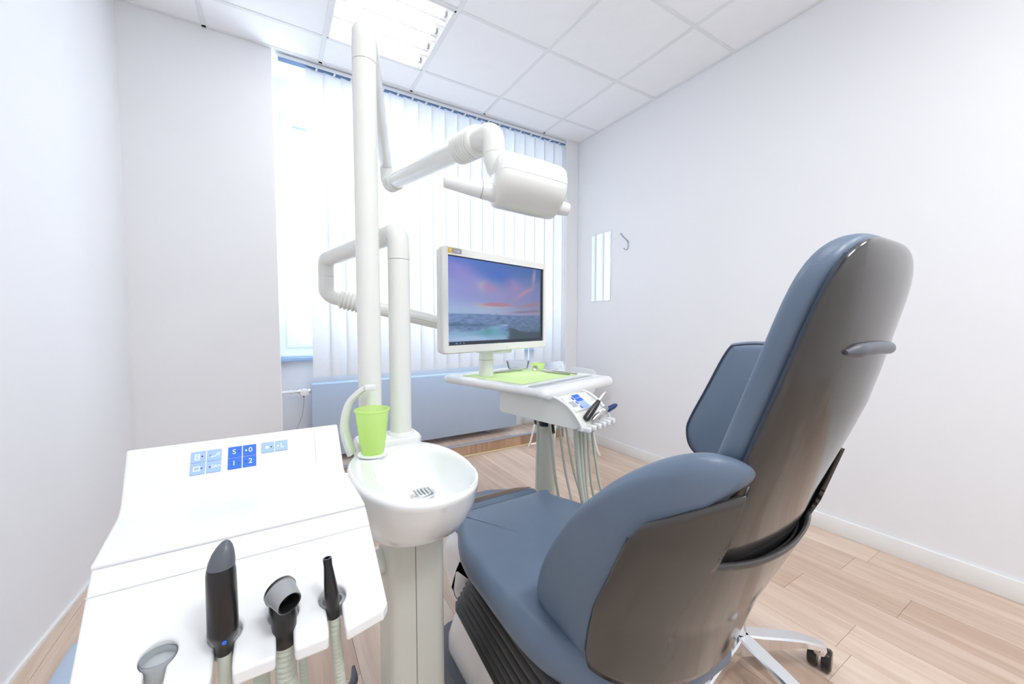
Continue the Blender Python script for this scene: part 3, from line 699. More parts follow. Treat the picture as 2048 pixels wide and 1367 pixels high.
# head: D-section housing along a sideways axis, cover above and reflector housing below, grips at both ends
HA = Vector((.545, .965, 1.548)); HB = Vector((.715, .915, 1.522)); hax = (HB - HA).normalized()
hup = Vector((0, 0, 1)); hup = (hup - hax * hup.dot(hax)).normalized(); hfw = hax.cross(hup).normalized()
hup, hfw = (hup * math.cos(-.25) + hfw * math.sin(-.25)), (hfw * math.cos(-.25) - hup * math.sin(-.25))
def dsec(s_, scl, a0, a1, n=24, rr=(.095, .080)):
    c_ = HA + hax * s_
    return [(c_ + (hfw * math.cos(a0 + (a1 - a0) * k / n) * rr[1] + hup * math.sin(a0 + (a1 - a0) * k / n) * rr[0]) * scl)[:] for k in range(n + 1)]
L_ = (HB - HA).length
secs = [(-.018, .50), (-.016, .72), (-.010, .88), (-.002, .965), (.004, 1.0), (.02, 1.0), (L_ * .6, 1.0), (L_ * .92, .97), (L_ * .98, .93), (L_, .86)]
g = G(); g.loft([dsec(s_, k_, .0, PI) + [(HA + hax * s_ + hfw * x_ * k_)[:] for x_ in (-.04, 0, .04)] for s_, k_ in secs]); hd = g.build('cover', 'plastic', la, smooth=50)
g = G(); g.loft([dsec(s_, k_ * .985, PI, 2 * PI, rr=(.058, .080)) + [(HA + hax * s_ + hfw * x_ * k_)[:] for x_ in (.04, 0, -.04)] for s_, k_ in secs]); g.build('reflector_housing', 'plastic', la, smooth=50)
g = G(); c0 = HA - hup * .030; g.tube([c0 - hax * .150, c0 - hax * .148, c0 - hax * .144, c0 - hax * .05, c0 - hax * .02, c0 + hax * .01], [.010, .0145, .0165, .0225, .024, .024], 26); g.build('grip', 'plastic_w', la)
G().tube([c0 - hax * .046, c0 - hax * .0445], .0230, 26).build('grip_joint', 'seam', la)
c1 = HB - hup * .026; g = G(); g.tube([c1 - hax * .01, c1 + hax * .02, c1 + hax * .034, c1 + hax * .037], [.022, .020, .017, .010], 24); g.build('grip', 'plastic_w', la)
g = G(); g.box((-.03, -.03, -.02), (.03, .03, .03), .012, 3, M=Matrix.Translation((hx + .018, hy - .018, 1.60))); g.build('neck', 'plastic', la)

# ================================================================== monitor arm
ma = thing('jointed_support_pole', 'short white pole with a jointed arm running behind the monitor', 'support pole', (.316, 1.153, .834))
G().tube([(.316, 1.153, .834), (.316, 1.153, 1.345)], R0, 32).build('pole', 'plastic', ma)
G().tube([(.316, 1.153, .834), (.316, 1.153, .842)], [.040, .034], 32).build('foot_ring', 'plastic_w', ma)
G().tube([(.316, 1.153, 1.345), (.316, 1.153, 1.3465)], R0 - .0015, 32).build('pole_joint', 'seam', ma)
A = Vector((.316, 1.153, 1.428)); B = Vector((.189, 1.777, 1.422)); ab = (B - A).normalized()
pts = bend([(.316, 1.153, 1.3465), A, A + ab * .2, B, (.189, 1.777, 1.352)], .06, 12); n_ = len(pts)
G().tube(pts, [R0 - .001 * min(1, max(0, i - 10) / (n_ - 12)) for i in range(n_)], 28).build('upper_arm', 'plastic', ma)
G().tube([(.189, 1.777, 1.352), (.189, 1.777, 1.3505)], .0288, 26).build('arm_joint', 'seam', ma)
E0 = Vector((.187, 1.775, 1.275)); E2 = Vector((.80, 1.60, 1.118)); dv = (E2 - E0).normalized()
pts = bend([(.189, 1.777, 1.3505), E0, E0 + dv * .09], .045, 10); G().tube(pts, .030, 26).build('lower_elbow', 'plastic', ma)
pts, rad = ribbed(E0 + dv * .055, E0 + dv * .165, .041, .004, 7); G().tube(pts, rad, 28).build('bellows_sleeve', 'plastic', ma)
G().tube([E0 + dv * .1, E0 + dv * .2, E2], [.030, .030, .029], 26).build('spring_arm', 'plastic', ma)
G().tube([E0 + dv * .158, E0 + dv * .175, E0 + dv * .18], [.037, .036, .031], 26).build('end_collar', 'plastic_w', ma)
so_ = Vector((0, 0, -.0255)); sdv = dv.cross(Vector((0, 0, 1))).normalized()
G().tube([E0 + dv * .19 + sdv * .0285 + Vector((0, 0, -.006)), E2 + sdv * .0285 + Vector((0, 0, -.006))], .0007, 6).build('arm_seam', 'seam', ma)

# ================================================================== monitor
mo = thing('monitor', 'white framed flat monitor showing a sea and sunset picture', 'monitor', (.800, 1.388, 1.048), math.radians(15.7))
MW, MH = .592, .388
def mfront(a, b): return (a, b)
g = G(); fo = rrect(-MW / 2, 0, MW / 2, MH, .012, 5); SO = (-MW / 2 + .021, .031, MW / 2 - .021, MH - .030)
n_ = len(fo)
io = rrect(SO[0], SO[1], SO[2], SO[3], .0015, 5)
rings = [[(a, .050, b) for a, b in rrect(-MW / 2 + .012, .012, MW / 2 - .012, MH - .012, .012, 5)], [(a, .045, b) for a, b in rrect(-MW / 2 + .004, .004, MW / 2 - .004, MH - .004, .012, 5)], [(a, .022, b) for a, b in fo], [(a, .0205, b) for a, b in rrect(-MW / 2 + .001, .001, MW / 2 - .001, MH - .001, .012, 5)], [(a, .019, b) for a, b in fo], [(a, .004, b) for a, b in fo], [(a, 0, b) for a, b in rrect(-MW / 2 + .004, .004, MW / 2 - .004, MH - .004, .010, 5)], [(a, 0, b) for a, b in io], [(a, .006, b) for a, b in io]]
g.loft(rings, True, False); g.build('casing', 'plastic', mo, world=False, smooth=35)
# the picture on the screen (flat content of the display)
from mathutils import noise as mnoise
def ss(a, b, x_):
    t_ = max(0, min(1, (x_ - a) / (b - a))); return t_ * t_ * (3 - 2 * t_)
def mix(c1, c2, k): k = max(0, min(1, k)); return tuple(p + (q - p) * k for p, q in zip(c1, c2))
def gs(u, v, cu, cv, su, sv, rot=0):
    du, dv_ = u - cu, v - cv; c_, s_ = math.cos(rot), math.sin(rot); a = du * c_ + dv_ * s_; b = -du * s_ + dv_ * c_
    return math.exp(-(a / su) ** 2 - (b / sv) ** 2)
def fbm(x_, y_, o=4): return mnoise.fractal(Vector((x_, y_, 3.1)), 1.0, 2.0, o)
def picture(u, v):
    if v > .957:
        c = (60, 66, 78)
        if gs(u, v, .075, .978, .010, .012) > .4: c = (40, 150, 205)
        for q in (.012, .105, .14):
            if gs(u, v, q, .978, .006, .010) > .5: c = (150, 165, 190)
        return c
    if v < .010 or u > .978: return (28, 32, 44)
    if u > .968: return (62, 74, 92)
    H_ = .640 + .010 * u
    if v < H_:
        t_ = v / H_
        top = mix((96, 126, 212), (72, 106, 162), u); mid = mix((150, 158, 218), (122, 132, 178), u); low = mix((164, 188, 226), (146, 140, 168), u)
        c = mix(top, mid, ss(0, .55, t_)); c = mix(c, low, ss(.6, 1, t_))
        n1 = .18 * fbm(u * 7, v * 6)
        c = mix(c, (150, 142, 210), .9 * gs(u + n1 * .3, v + n1 * .3, .12, .17, .13, .10, .5))
        c = mix(c, (152, 152, 212), .8 * gs(u + n1 * .3, v, .24, .30, .14, .10, .3))
        c = mix(c, (74, 112, 196), .75 * gs(u, v, .48, .16, .20, .10, .15))
        c = mix(c, (178, 170, 192), .85 * gs(u + n1 * .25, v + n1 * .2, .315, .31, .055, .07))
        c = mix(c, (168, 138, 180), .9 * gs(u + n1 * .3, v + n1 * .3, .40, .33, .065, .055, .4))
        c = mix(c, (160, 150, 205), .7 * gs(u, v + n1 * .2, .47, .41, .12, .05))
        c = mix(c, (158, 136, 184), .95 * gs(u + n1 * .3, v + n1 * .25, .64, .29, .10, .085, .1))
        c = mix(c, (150, 138, 186), .6 * gs(u, v, .66, .42, .16, .07))
        c = mix(c, (180, 146, 170), .85 * gs(u + n1 * .08, v + n1 * .1, .775, .345, .15, .026, -.72))
        c = mix(c, (190, 160, 176), .8 * gs(u, v, .885, .12, .018, .11, .12))
        lens = gs(u, v + n1 * .05, .47, .522, .185, .030, -.02)
        c = mix(c, (192, 182, 180), .75 * gs(u, v, .33, .538, .09, .022, .05) + .5 * gs(u, v, .45, .556, .15, .012))
        c = mix(c, (176, 132, 150), 1.1 * ss(.2, .85, lens))
        c = mix(c, (168, 124, 134), .8 * gs(u, v, .86, .505, .13, .022, -.22))
        c = mix(c, (116, 106, 134), .75 * gs(u, v, .75, .605, .12, .012, -.06)); c = mix(c, (110, 104, 128), .6 * gs(u, v, .90, .585, .09, .012, -.05))
        c = mix(c, (172, 196, 226), .5 * gs(u, v, .35, .60, .22, .05))
        if gs(u, v, .455, H_ - .006, .010, .006) > .5: c = (88, 104, 140)
        return c
    t_ = (v - H_) / (.957 - H_)
    c = mix(mix((128, 152, 200), (104, 124, 158), u), mix((112, 140, 176), (84, 102, 122), u), t_)
    n2 = fbm(u * 18, v * 60, 5); c = mix(c, (78, 102, 140), max(0, n2) * .8); c = mix(c, (150, 172, 214), max(0, -n2) * .45)
    c = mix(c, (64, 98, 122), .75 * gs(u + .02 * n2, v + .01 * n2, .06, .765, .10, .018)); c = mix(c, (70, 100, 132), .6 * gs(u, v + .012 * n2, .24, .775, .10, .016))
    crest = .86 - .085 * math.exp(-((u - .52) / .17) ** 2) - .03 * math.exp(-((u - .32) / .2) ** 2) + .01 * fbm(u * 12, 0)
    if v > crest:
        k = ss(crest, crest + .03, v)
        wave = mix(mix((150, 184, 216), (110, 164, 186), gs(u, v, .38, .86, .22, .07)), (94, 152, 160), .7 * gs(u + .02 * n2, v, .37, .84, .045, .05))
        wave = mix(wave, (112, 146, 196), gs(u, v, .53, .83, .05, .06))
        wave = mix(wave, mix((84, 104, 116), (70, 84, 98), u), ss(.53, .62, u + .03 * n2) )
        c = mix(c, wave, k)
    c = mix(c, (170, 192, 228), .95 * ss(.0, .5, gs(u, v + .012 * n2, .17, .955, .18, .045)) )
    c = mix(c, (150, 180, 214), .8 * gs(u, v, .06, .86 + .012 * n2, .10, .03))
    if gs(u, v - .01 * n2, .54, .775, .04, .012) > .5: c = (158, 182, 214)
    return c
NXs, NYs = 220, 132
vs_ = []; cols = []
for j in range(NYs + 1):
    for i in range(NXs + 1):
        u, v = i / NXs, j / NYs; vs_.append((SO[0] + (SO[2] - SO[0]) * u, .0058, SO[3] - (SO[3] - SO[1]) * v)); cols.append(srgb(*[max(0, min(255, q)) for q in picture(u, v)]))
fs_ = [(j * (NXs + 1) + i, (j + 1) * (NXs + 1) + i, (j + 1) * (NXs + 1) + i + 1, j * (NXs + 1) + i + 1) for j in range(NYs) for i in range(NXs)]
me = bpy.data.meshes.new('screen'); me.from_pydata(vs_, [], fs_)
ca_ = me.color_attributes.new('pic', 'FLOAT_COLOR', 'POINT')
ca_.data.foreach_set('color', [q for c in cols for q in (c[0], c[1], c[2], 1.0)])
m = bpy.data.materials.new('screen_picture'); m.use_nodes = True; nt = m.node_tree; p_ = nt.nodes['Principled BSDF']
an = nt.nodes.new('ShaderNodeAttribute'); an.attribute_name = 'pic'
nt.links.new(an.outputs['Color'], p_.inputs['Emission Color']); p_.inputs['Emission Strength'].default_value = 0.90 / 2 ** EXPO
p_.inputs['Base Color'].default_value = (.004, .004, .005, 1); p_.inputs['Roughness'].default_value = .35; p_.inputs['Specular IOR Level'].default_value = .2
me.materials.append(m)
sco = bpy.data.objects.new('screen', me); COL.objects.link(sco); sco.parent = mo
# logo plate
lgp = G().box((SO[0] + .001, -.0012, MH - .0225), (SO[0] + .062, .001, MH - .0055)).build('logo_plate', 'logo_grey', mo, world=False, smooth=0)
G().box((SO[0] + .001, -.0016, MH - .0225), (SO[0] + .017, -.0010, MH - .0055)).build('logo_square', 'yellow', lgp, world=False, smooth=0)
def onmon(x_, z_): return wmat(mo) @ Matrix.Translation((x_, -.0018, z_)) @ Matrix.Rotation(PI / 2, 4, 'X')
text('si', .014, 'logo_letters', 'mark', lgp, onmon(SO[0] + .0095, MH - .014), .0002)
text('rona', .0155, 'logo_letters', 'mark', lgp, onmon(SO[0] + .039, MH - .014), .0002)
G().tube([(.03, -.0006, .012), (.03, .001, .012)], .0016, 10).build('power_lamp', 'dot', mo, world=False)
# stand under the screen, resting on the table
g = G(); g.tube([(.018, .115, -.118), (.018, .115, -.030), (.018, .115, -.024), (.018, .115, -.004)], [.031, .031, .031, .031], 28); g.build('stand_tube', 'plastic', mo, world=False)
G().tube([(.018, .115, -.046), (.018, .115, -.0475)], .0315, 28).build('stand_joint', 'seam', mo, world=False)
g = G(); g.box((-.02, .03, -.016), (.095, .145, .002), .006); g.box((-.03, .045, .0), (.07, .075, .20), .006); g.build('bracket', 'plastic', mo, world=False)

# ================================================================== instrument table on its post
TL = (.77, 1.061, 0); TR = math.radians(16)
it = thing('instrument_table', 'white instrument table with tray, keypad and hanging hoses', 'dental table', (.991, 1.343, 0), TR)
TM = Matrix.Translation(TL) @ Matrix.Rotation(TR, 4, 'Z'); TI = TM
def T(p): return (TM @ Vector(p))[:]
def tb(g, name, m_, parent, smooth=40):
    g.v = [T(p) for p in g.v]; return g.build(name, m_, parent, True, smooth)
g = G()
tz = .929
rin = lambda i_: rrect(i_, i_, .497 - i_, .572 - i_, max(.045 - i_, .006), 6)
g.loft([[(a, b, z_) for a, b in rin(i_)] for i_, z_ in ((.030, .902), (.008, .904), (.002, .910), (0, .918), (.003, .927), (.010, .9315), (.020, .9325), (.026, .930), (.030, .9285))])
tray = tb(g, 'tray', 'plastic_w', it, 50)
g = G(); g.loft([[(.0 + x_, y_, z_) for x_, y_, z_ in ((.0, .055, .897), (.0, .010, .890), (.0, -.008, .895), (.0, -.014, .910), (.0, -.010, .926), (.0, .004, .937), (.0, .028, .939), (.0, .050, .934))] for x_ in ()] or [[(x_, .028 + (y_ - .028) * k_, .915 + (z_ - .915) * k_) for y_, z_ in ((.055, .900), (.010, .896), (-.006, .899), (-.010, .910), (-.006, .924), (.006, .933), (.028, .935), (.050, .931))] for x_, k_ in ((.006, .45), (.014, .85), (.030, 1), (.467, 1), (.483, .85), (.491, .45))])
tb(g, 'front_bar', 'plastic_w', tray, 50)
g = G(); g.box((.045, .085, .9280), (.455, .104, .9305), .001, 1); tb(g, 'grip_mat', 'grey_sil', tray)
# body under the tray
prof = [(.262, .903), (.262, .818), (.255, .812), (.0, .806), (-.105, .806), (-.120, .812), (-.118, .826), (-.100, .850), (-.065, .880), (-.02, .900), (.06, .903)]
g = G(); g.loft([[(x_, .07 + (a - .07) * k_, .86 + (b - .86) * k_) for a, b in prof] for x_, k_ in ((.052, .96), (.058, 1), (.229, 1), (.235, .96))]); body = tb(g, 'body', 'plastic', it, 40)
g = G(); g.box((.228, .085, .822), (.42, .262, .903), .012, 3); tb(g, 'rear_housing', 'plastic', it, 40)
g = G()
pr2 = cr_open([(.02, .9045, 0), (-.02, .902, 0), (-.066, .8825, 0), (-.102, .852, 0), (-.121, .826, 0), (-.124, .808, 0)], 5)
for x_ in (.050, .237):
    g = G(); g.tube([(x_, a, b) for a, b, c in pr2], .0055, 10); tb(g, 'edge_trim', 'plastic_w', body)
# keypad panel on the sloping front
s0 = Vector((0, -.024, .9005)); s1 = Vector((0, -.101, .852)); sd = (s1 - s0).normalized(); sn = Vector((0, sd.z, -sd.y)); sn = -sn if sn.z < 0 else sn
def kp(x0, x1, a0, a1, h0, h1):
    out = []
    for h in (h0, h1):
        out.append([(s0 + sd * a + sn * h + Vector((x_, 0, 0)))[:] for x_, a in ((x0, a0), (x1, a0), (x1, a1), (x0, a1))])
    return out
g = G(); g.loft(kp(.068, .222, .002, .078, -.004, .0035)); kpd = tb(g, 'keypad', 'plastic_w', body, 30)
def key(x0, a0, wx, wa, m_): g = G(); g.loft(kp(x0, x0 + wx, a0, a0 + wa, .003, .0048)); tb(g, 'key', m_, kpd, 30)
key(.080, .030, .026, .026, 'grey_sil')
for k in range(3): key(.114, .012 + k * .022, .008, .014, 'blue')
for i in range(2):
    for j in range(4): key(.127 + i * .021, .004 + j * .018, .0185, .0150, 'blue' if j < 2 else 'lblue')
g = G(); g.loft(kp(.070, .220, .0755, .0765, .003, .0042)); tb(g, 'keypad_line', 'seam', kpd, 30)
# instrument rest: row of scalloped fingers
for k in range(6):
    x_ = .064 + k * .0325
    g = G(); g.box((x_ - .0095, -.150, .801), (x_ + .0095, -.100, .821), .006, 3); tb(g, 'rest_finger', 'plastic_w', body)
g = G(); g.box((.056, -.124, .804), (.231, -.098, .816), .004); tb(g, 'rest_bar', 'plastic_w', body)
# post, collar, lever, foot
pc = (.991, 1.343)
post = G().tube([(pc[0], pc[1], .025), (pc[0], pc[1], .55), (pc[0], pc[1], .82)], [.050, .043, .036], 28).build('post', 'metal_cream', it)
G().tube([(pc[0], pc[1], .722), (pc[0], pc[1], .728), (pc[0], pc[1], .765), (pc[0], pc[1], .823)], [.038, .050, .053, .050], 28).build('collar', 'black', it)
G().tube([(pc[0] + .005, pc[1] - .035, .745), (pc[0] - .012, pc[1] - .07, .705)], [.010, .0085], 14).build('brake_lever', 'black', it)
G().lathe([(.0, .0), (.125, .0), (.13, .008), (.12, .022), (.06, .032), (.0, .034)], (pc[0], pc[1], 0), 40).build('foot', 'plastic_w', it)
# hoses hanging from the body
def lhose(x0, y0, dx, dy, zlow, r):
    a = Vector(T((x0, y0, .812))); b = Vector(T((x0 + dx, y0 + dy, 0)))
    pts = cr_open([a, a + Vector((0, 0, -.05)), Vector((a.x * .6 + b.x * .4, a.y * .6 + b.y * .4, .58)), Vector((b.x, b.y, .38)), Vector((b.x * .75 + pc[0] * .25, b.y * .75 + pc[1] * .25, zlow)), Vector((b.x * .3 + pc[0] * .7, b.y * .3 + pc[1] * .7, zlow + .03)), Vector((pc[0], pc[1], zlow + .12))], 6)
    G().tube(pts, r, 10).build('hose', 'hose', it)
lhose(.175, .16, -.01, -.01, .16, .0055); lhose(.20, .12, .01, -.05, .14, .006); lhose(.235, .10, .02, -.06, .17, .005)
lhose(.265, .09, .035, -.07, .15, .0055); lhose(.30, .06, .00, -.03, .19, .005)
lhose(.115, -.06, .06, -.01, .13, .009); lhose(.140, -.06, .06, .0, .15, .0075); lhose(.165, -.06, .06, .01, .17, .006); lhose(.19, -.06, .07, .0, .14, .0055); lhose(.212, -.065, .09, -.02, .16, .0055)
g = G(); g.box((.10, -.085, .796), (.15, -.04, .808), .004); tb(g, 'hose_clamp', 'black', body)
# instruments lying in the rest
def inst(name, label, segs, base, dirv, grp='instruments in the table rest'):
    t_ = thing(name, label, 'instrument', T(base), group=grp); b0 = Vector(base); dv_ = Vector(dirv).normalized()
    for nm, m_, st in segs:
        g = G(); g.tube([(b0 + dv_ * a)[:] for a, r in st], [r for a, r in st], 18); tb(g, nm, m_, t_)
    return t_
inst('black_handpiece', 'black handled handpiece with grey tip in the table rest', [('grip', 'black', [(0, .009), (.003, .012), (.03, .0125), (.06, .0105), (.082, .0075), (.085, .006)]), ('tip', 'steel', [(.085, .006), (.12, .005), (.128, .003)])], (.086, -.116, .838), (.076, -.017, .068))
inst('drill_handpiece', 'short steel drill handpiece beside the black handpiece', [('barrel', 'steel', [(0, .008), (.02, .009), (.035, .0085), (.04, .006)]), ('head', 'chrome', [(.04, .006), (.055, .0075), (.06, .007)])], (.112, -.128, .832), (.05, -.01, .032))
inst('motor_handpiece', 'steel motor coupling lying in the middle of the table rest', [('barrel', 'steel', [(0, .009), (.025, .010), (.04, .0095)]), ('collar', 'grey_tip', [(.04, .010), (.05, .010), (.055, .007)])], (.142, -.130, .836), (.05, -.010, .034))
inst('scaler_handpiece', 'dark blue tipped scaler handpiece at the outer end of the table rest', [('barrel', 'steel', [(0, .008), (.015, .009), (.03, .0085)]), ('sleeve', 'blue_dk', [(.03, .008), (.036, .010), (.07, .009), (.082, .005)])], (.158, -.128, .846), (.050, -.016, .016))
# paper, cups and instruments on the tray
pa = thing('tray_paper', 'pale green paper sheet covering the instrument tray', 'paper', T((.23, .31, tz)))
g = G(); po_ = rrect(.072, .150, .442, .505, .004, 2); g.loft([[(a, b, z_) for a, b in po_] for z_ in (.9288, .9298)]); tb(g, 'sheet', 'paper', pa)
def rod(t_, name, m_, pts, rad): g = G(); g.tube(pts, rad, 12); return tb(g, name, m_, t_)
tw = thing('tweezers', 'steel tweezers lying on the paper near the monitor stand', 'tweezers', T((.29, .44, .931)))
for o_ in (.0, .011): rod(tw, 'arm', 'steel', cr_open([(.378, .425, .934), (.33, .430 + o_ * .6, .9365), (.27, .440 + o_, .9365), (.215, .455 + o_ * .6, .934), (.200, .462 + o_ * .1, .932)], 4), [.004] * 11 + [.0036, .003, .0024, .002, .0015, .001])
mm = thing('mouth_mirror', 'round dental mouth mirror lying on the tray paper', 'dental mirror', T((.40, .26, .931)))
rod(mm, 'handle', 'steel', [(.400, .160, .934), (.400, .175, .934), (.403, .30, .935), (.404, .315, .935), (.404, .345, .940)], [.003, .0042, .0042, .003, .0016])
g = G(); c_ = Vector((.404, .358, .945)); dv_ = Vector((-.25, -.75, .55)).normalized(); g.tube([(c_ - dv_ * .002)[:], (c_ + dv_ * .0005)[:], (c_ + dv_ * .0012)[:]], [.0130, .0140, .0125], 28); tb(g, 'mirror_disc', 'steel', mm)
pb = thing('dental_probe', 'hooked steel dental probe beside the mouth mirror', 'probe', T((.455, .25, .931)))
rod(pb, 'handle', 'steel', [(.442, .150, .934), (.443, .165, .934), (.450, .285, .935), (.452, .30, .935)], [.003, .0042, .0042, .003])
rod(pb, 'hook', 'steel', cr_open([(.452, .30, .935), (.452, .318, .938), (.446, .335, .944), (.446, .338, .953)], 4), [.0018] * 12 + [.0008])
ex = thing('hooked_explorer', 'thin bent steel explorer lying in front of the green bowl', 'probe', T((.45, .33, .931)))
rod(ex, 'wire', 'steel', cr_open([(.430, .385, .937), (.440, .345, .934), (.452, .305, .935), (.468, .270, .947), (.474, .262, .956), (.476, .258, .944)], 5), .0014)
gb = thing('green_bowl', 'small green plastic bowl at the back corner of the tray', 'bowl', T((.455, .375, .9325)))
c_ = T((.462, .392, .9290)); g = G(); g.lathe([(.0, .0005), (.027, .0), (.030, .004), (.034, .030), (.0365, .032), (.0355, .0340), (.0325, .033), (.028, .006), (.0, .004)], c_, 36); g.build('bowl_wall', 'green', gb)
cd_ = thing('clear_dish', 'clear plastic lid standing behind the green bowl', 'dish', T((.40, .50, .93)))
c_ = T((.435, .500, .9290)); g = G(); g.lathe([(.0, .0), (.045, .0), (.050, .004), (.058, .036), (.0605, .037), (.0605, .039), (.057, .039), (.048, .006), (.0, .003)], c_, 40); g.build('dish_wall', 'film', cd_)

# ================================================================== assistant console (near left)
ac = thing('assistant_console', 'white assistant console with blue keys and instrument slots', 'dental console', (-.04, .72, .60))
shp = cr_open([(.9185, .942, 0), (.905, .925, 0), (.872, .884, 0), (.858, .868, 0), (.840, .859, 0), (.815, .8565, 0), (.75, .8550, 0), (.690, .8530, 0)], 5)
def xs(y):
    u = (y - .69) / .225; wl_ = -.209 - .016 * u; wr_ = .122 - .009 * u
    if y < .838: wl_ -= .0 ; wr_ += .004
    return wl_, wr_
top = [];
for y_, z_, _ in shp:
    a, b = xs(y_); top.append(((a, y_, z_), (b, y_, z_)))
bot = []
for i, (y_, z_, _) in enumerate(shp):
    q0 = Vector(shp[max(i - 1, 0)]); q1 = Vector(shp[min(i + 1, len(shp) - 1)]); d_ = (q1 - q0).normalized(); nv = Vector((d_.y, -d_.x, 0)); nv = -nv if nv.y > 0 or (abs(nv.y) < .01 and nv.x < 0) else nv
    a, b = xs(y_); bot.append(((a, y_ + nv.x * .012, z_ + nv.y * .012), (b, y_ + nv.x * .012, z_ + nv.y * .012)))
g = G()
sect = lambda s_: [t_[s_] for t_ in top] + [b_[s_] for b_ in bot[::-1]]
c0 = sect(0); c1 = sect(1)
g.loft([c0, c1]); cs = g.build('key_panel', 'plastic_w', ac, smooth=35)
bv = cs.modifiers.new('soft', 'BEVEL'); bv.width = .004; bv.segments = 3; bv.limit_method = 'ANGLE'; bv.angle_limit = math.radians(45)
# keys on the sloping panel
k0 = Vector((0, .9185, .942)); k1 = Vector((0, .862, .872)); kd = (k1 - k0).normalized(); kn = Vector((0, kd.z, -kd.y)); kn = -kn if kn.z < 0 else kn
KL = {0: None}
def kfr(x_, s_, h=0.0): # frame on the panel: x to the right, y up the slope, z outwards
    o_ = k0 + kd * s_ + kn * h; M = Matrix.Identity(4); ux = Vector((1, 0, 0)); uy = -kd; uz = kn
    for r_ in range(3): M[r_][0] = ux[r_]; M[r_][1] = uy[r_]; M[r_][2] = uz[r_]; M[r_][3] = o_[r_]
    M[0][3] = x_; return M
def ckey(x0, x1, s_a, s_b, m_, sym, led, side):
    cx_, sm2 = (x0 + x1) / 2, (s_a + s_b) / 2; hx_, hs = (x1 - x0) / 2 - .0006, (s_b - s_a) / 2 - .0006
    M = kfr(cx_, sm2); g = G(); g.box((-hx_, -hs, -.002), (hx_, hs, .0012), .0004, 1, M=M); ko = g.build('key', m_, cs)
    g = G(); g.tube([M @ Vector((side * hx_ * .55, 0, .001)), M @ Vector((side * hx_ * .55, 0, .0016))], .0014, 12); g.build('key_lamp', 'led' if led else 'dot', ko)
    ox = -side * hx_ * (.12 if abs(side) else 0)
    if len(sym) and sym not in ('cup', 'chair', 'frame', 'drop'):
        text(sym, .0135 if len(sym) == 1 else .0085, 'key_symbol', 'mark', ko, M @ Matrix.Translation((ox + (.003 if len(sym) > 1 else 0), 0, .0013)), .0002)
    elif sym:
        g = G()
        if sym == 'cup':
            g.box((ox - .0035, -.005, .001), (ox - .0022, .006, .0016), M=M); g.box((ox + .0022, -.005, .001), (ox + .0035, .006, .0016), M=M); g.box((ox - .0035, -.006, .001), (ox + .0035, -.0045, .0016), M=M)
            for zz_ in (-.002, .001, .004): g.box((ox - .002, zz_, .001), (ox + .002, zz_ + .001, .0016), M=M)
        elif sym == 'frame':
            for q in (((-.005, -.0045), (.005, -.003)), ((-.005, .003), (.005, .0045)), ((-.005, -.0045), (-.0036, .0045)), ((.0036, -.0045), (.005, .0045))): g.box((ox + q[0][0], q[0][1], .001), (ox + q[1][0], q[1][1], .0016), M=M)
        elif sym == 'chair':
            M2 = M @ Matrix.Translation((ox, 0, 0)); g.box((-.006, -.0035, .001), (.001, -.0022, .0016), M=M2); g.box((0, 0, .001), (.0085, .0013, .0016), M=M2 @ Matrix.Translation((.001, -.003, 0)) @ Matrix.Rotation(1.0, 4, 'Z')); g.box((0, 0, .001), (.006, .001, .0016), M=M2 @ Matrix.Translation((-.009, .001, 0)) @ Matrix.Rotation(-.8, 4, 'Z'))
            g.box((0, 0, .001), (.007, .001, .0016), M=M2 @ Matrix.Translation((.005, -.003, 0)) @ Matrix.Rotation(1.1, 4, 'Z'))
        else:
            g.tube([M @ Vector((ox, 0, .001)), M @ Vector((ox, 0, .0016))], .003, 14)
        g.build('key_symbol', 'mark', ko, smooth=0)
    return ko
S0, S1, S2 = .021, .0435, .066
ckey(-.136, -.1135, S0, S1, 'lblue', 'cup', 0, 1); ckey(-.1125, -.090, S0, S1, 'lblue', 'chair', 0, -1); ckey(-.136, -.1135, S1, S2, 'lblue', 'frame', 0, 1); ckey(-.1125, -.090, S1, S2, 'lblue', 'SAN', 0, -1)
ckey(-.081, -.0587, S0, S1, 'blue', 'S', 0, 1); ckey(-.0577, -.0355, S0, S1, 'blue', '0', 1, -1); ckey(-.081, -.0587, S1, S2, 'blue', '1', 0, 1); ckey(-.0577, -.0355, S1, S2, 'blue', '2', 0, -1)
ckey(-.028, -.0057, S0, S1, 'lblue', 'drop', 0, 1); ckey(-.0047, .0175, S0, S1, 'lblue', 'L', 1, -1)
M = kfr(.066, .045); g = G(); g.box((-.0004, -.037, -.0005), (.0004, .037, .0004), M=M); g.build('panel_groove', 'groove', cs)
# front rest with four keyhole slots
SL = [-.117, -.058, .001, .056]; HR = .0165; CWd = .0088; YF, YR_, YH = .503, .688, .547
outl = [(-.207, YR_), (-.180, YF + .035), (-.172, YF - .004)]
outl = [(-.207, YR_), (-.178, YF + .004), (-.172, YF - .004)]
for cxs in SL:
    a0 = math.asin(CWd / HR)
    outl += [(cxs - CWd - .001, YF - .006), (cxs - CWd, YF + .004)]
    for k in range(21):
        a = -PI / 2 - a0 - (2 * PI - 2 * a0) * k / 20; outl.append((cxs + HR * math.cos(a), YH + HR * math.sin(a)))
    outl += [(cxs + CWd, YF + .004), (cxs + CWd + .001, YF - .006)]
outl += [(.112, YF + .002), (.119, YF + .010), (.126, YR_)]
def fz(y): return .8495 - .325 * (YR_ - y)
me_v = [(a, b, fz(b)) for a, b in outl] + [(a, b, fz(b) - .016) for a, b in outl]; N_ = len(outl)
me_f = [tuple(range(N_)), tuple(range(2 * N_ - 1, N_ - 1, -1))] + [(i, N_ + i, N_ + (i + 1) % N_, (i + 1) % N_) for i in range(N_)]
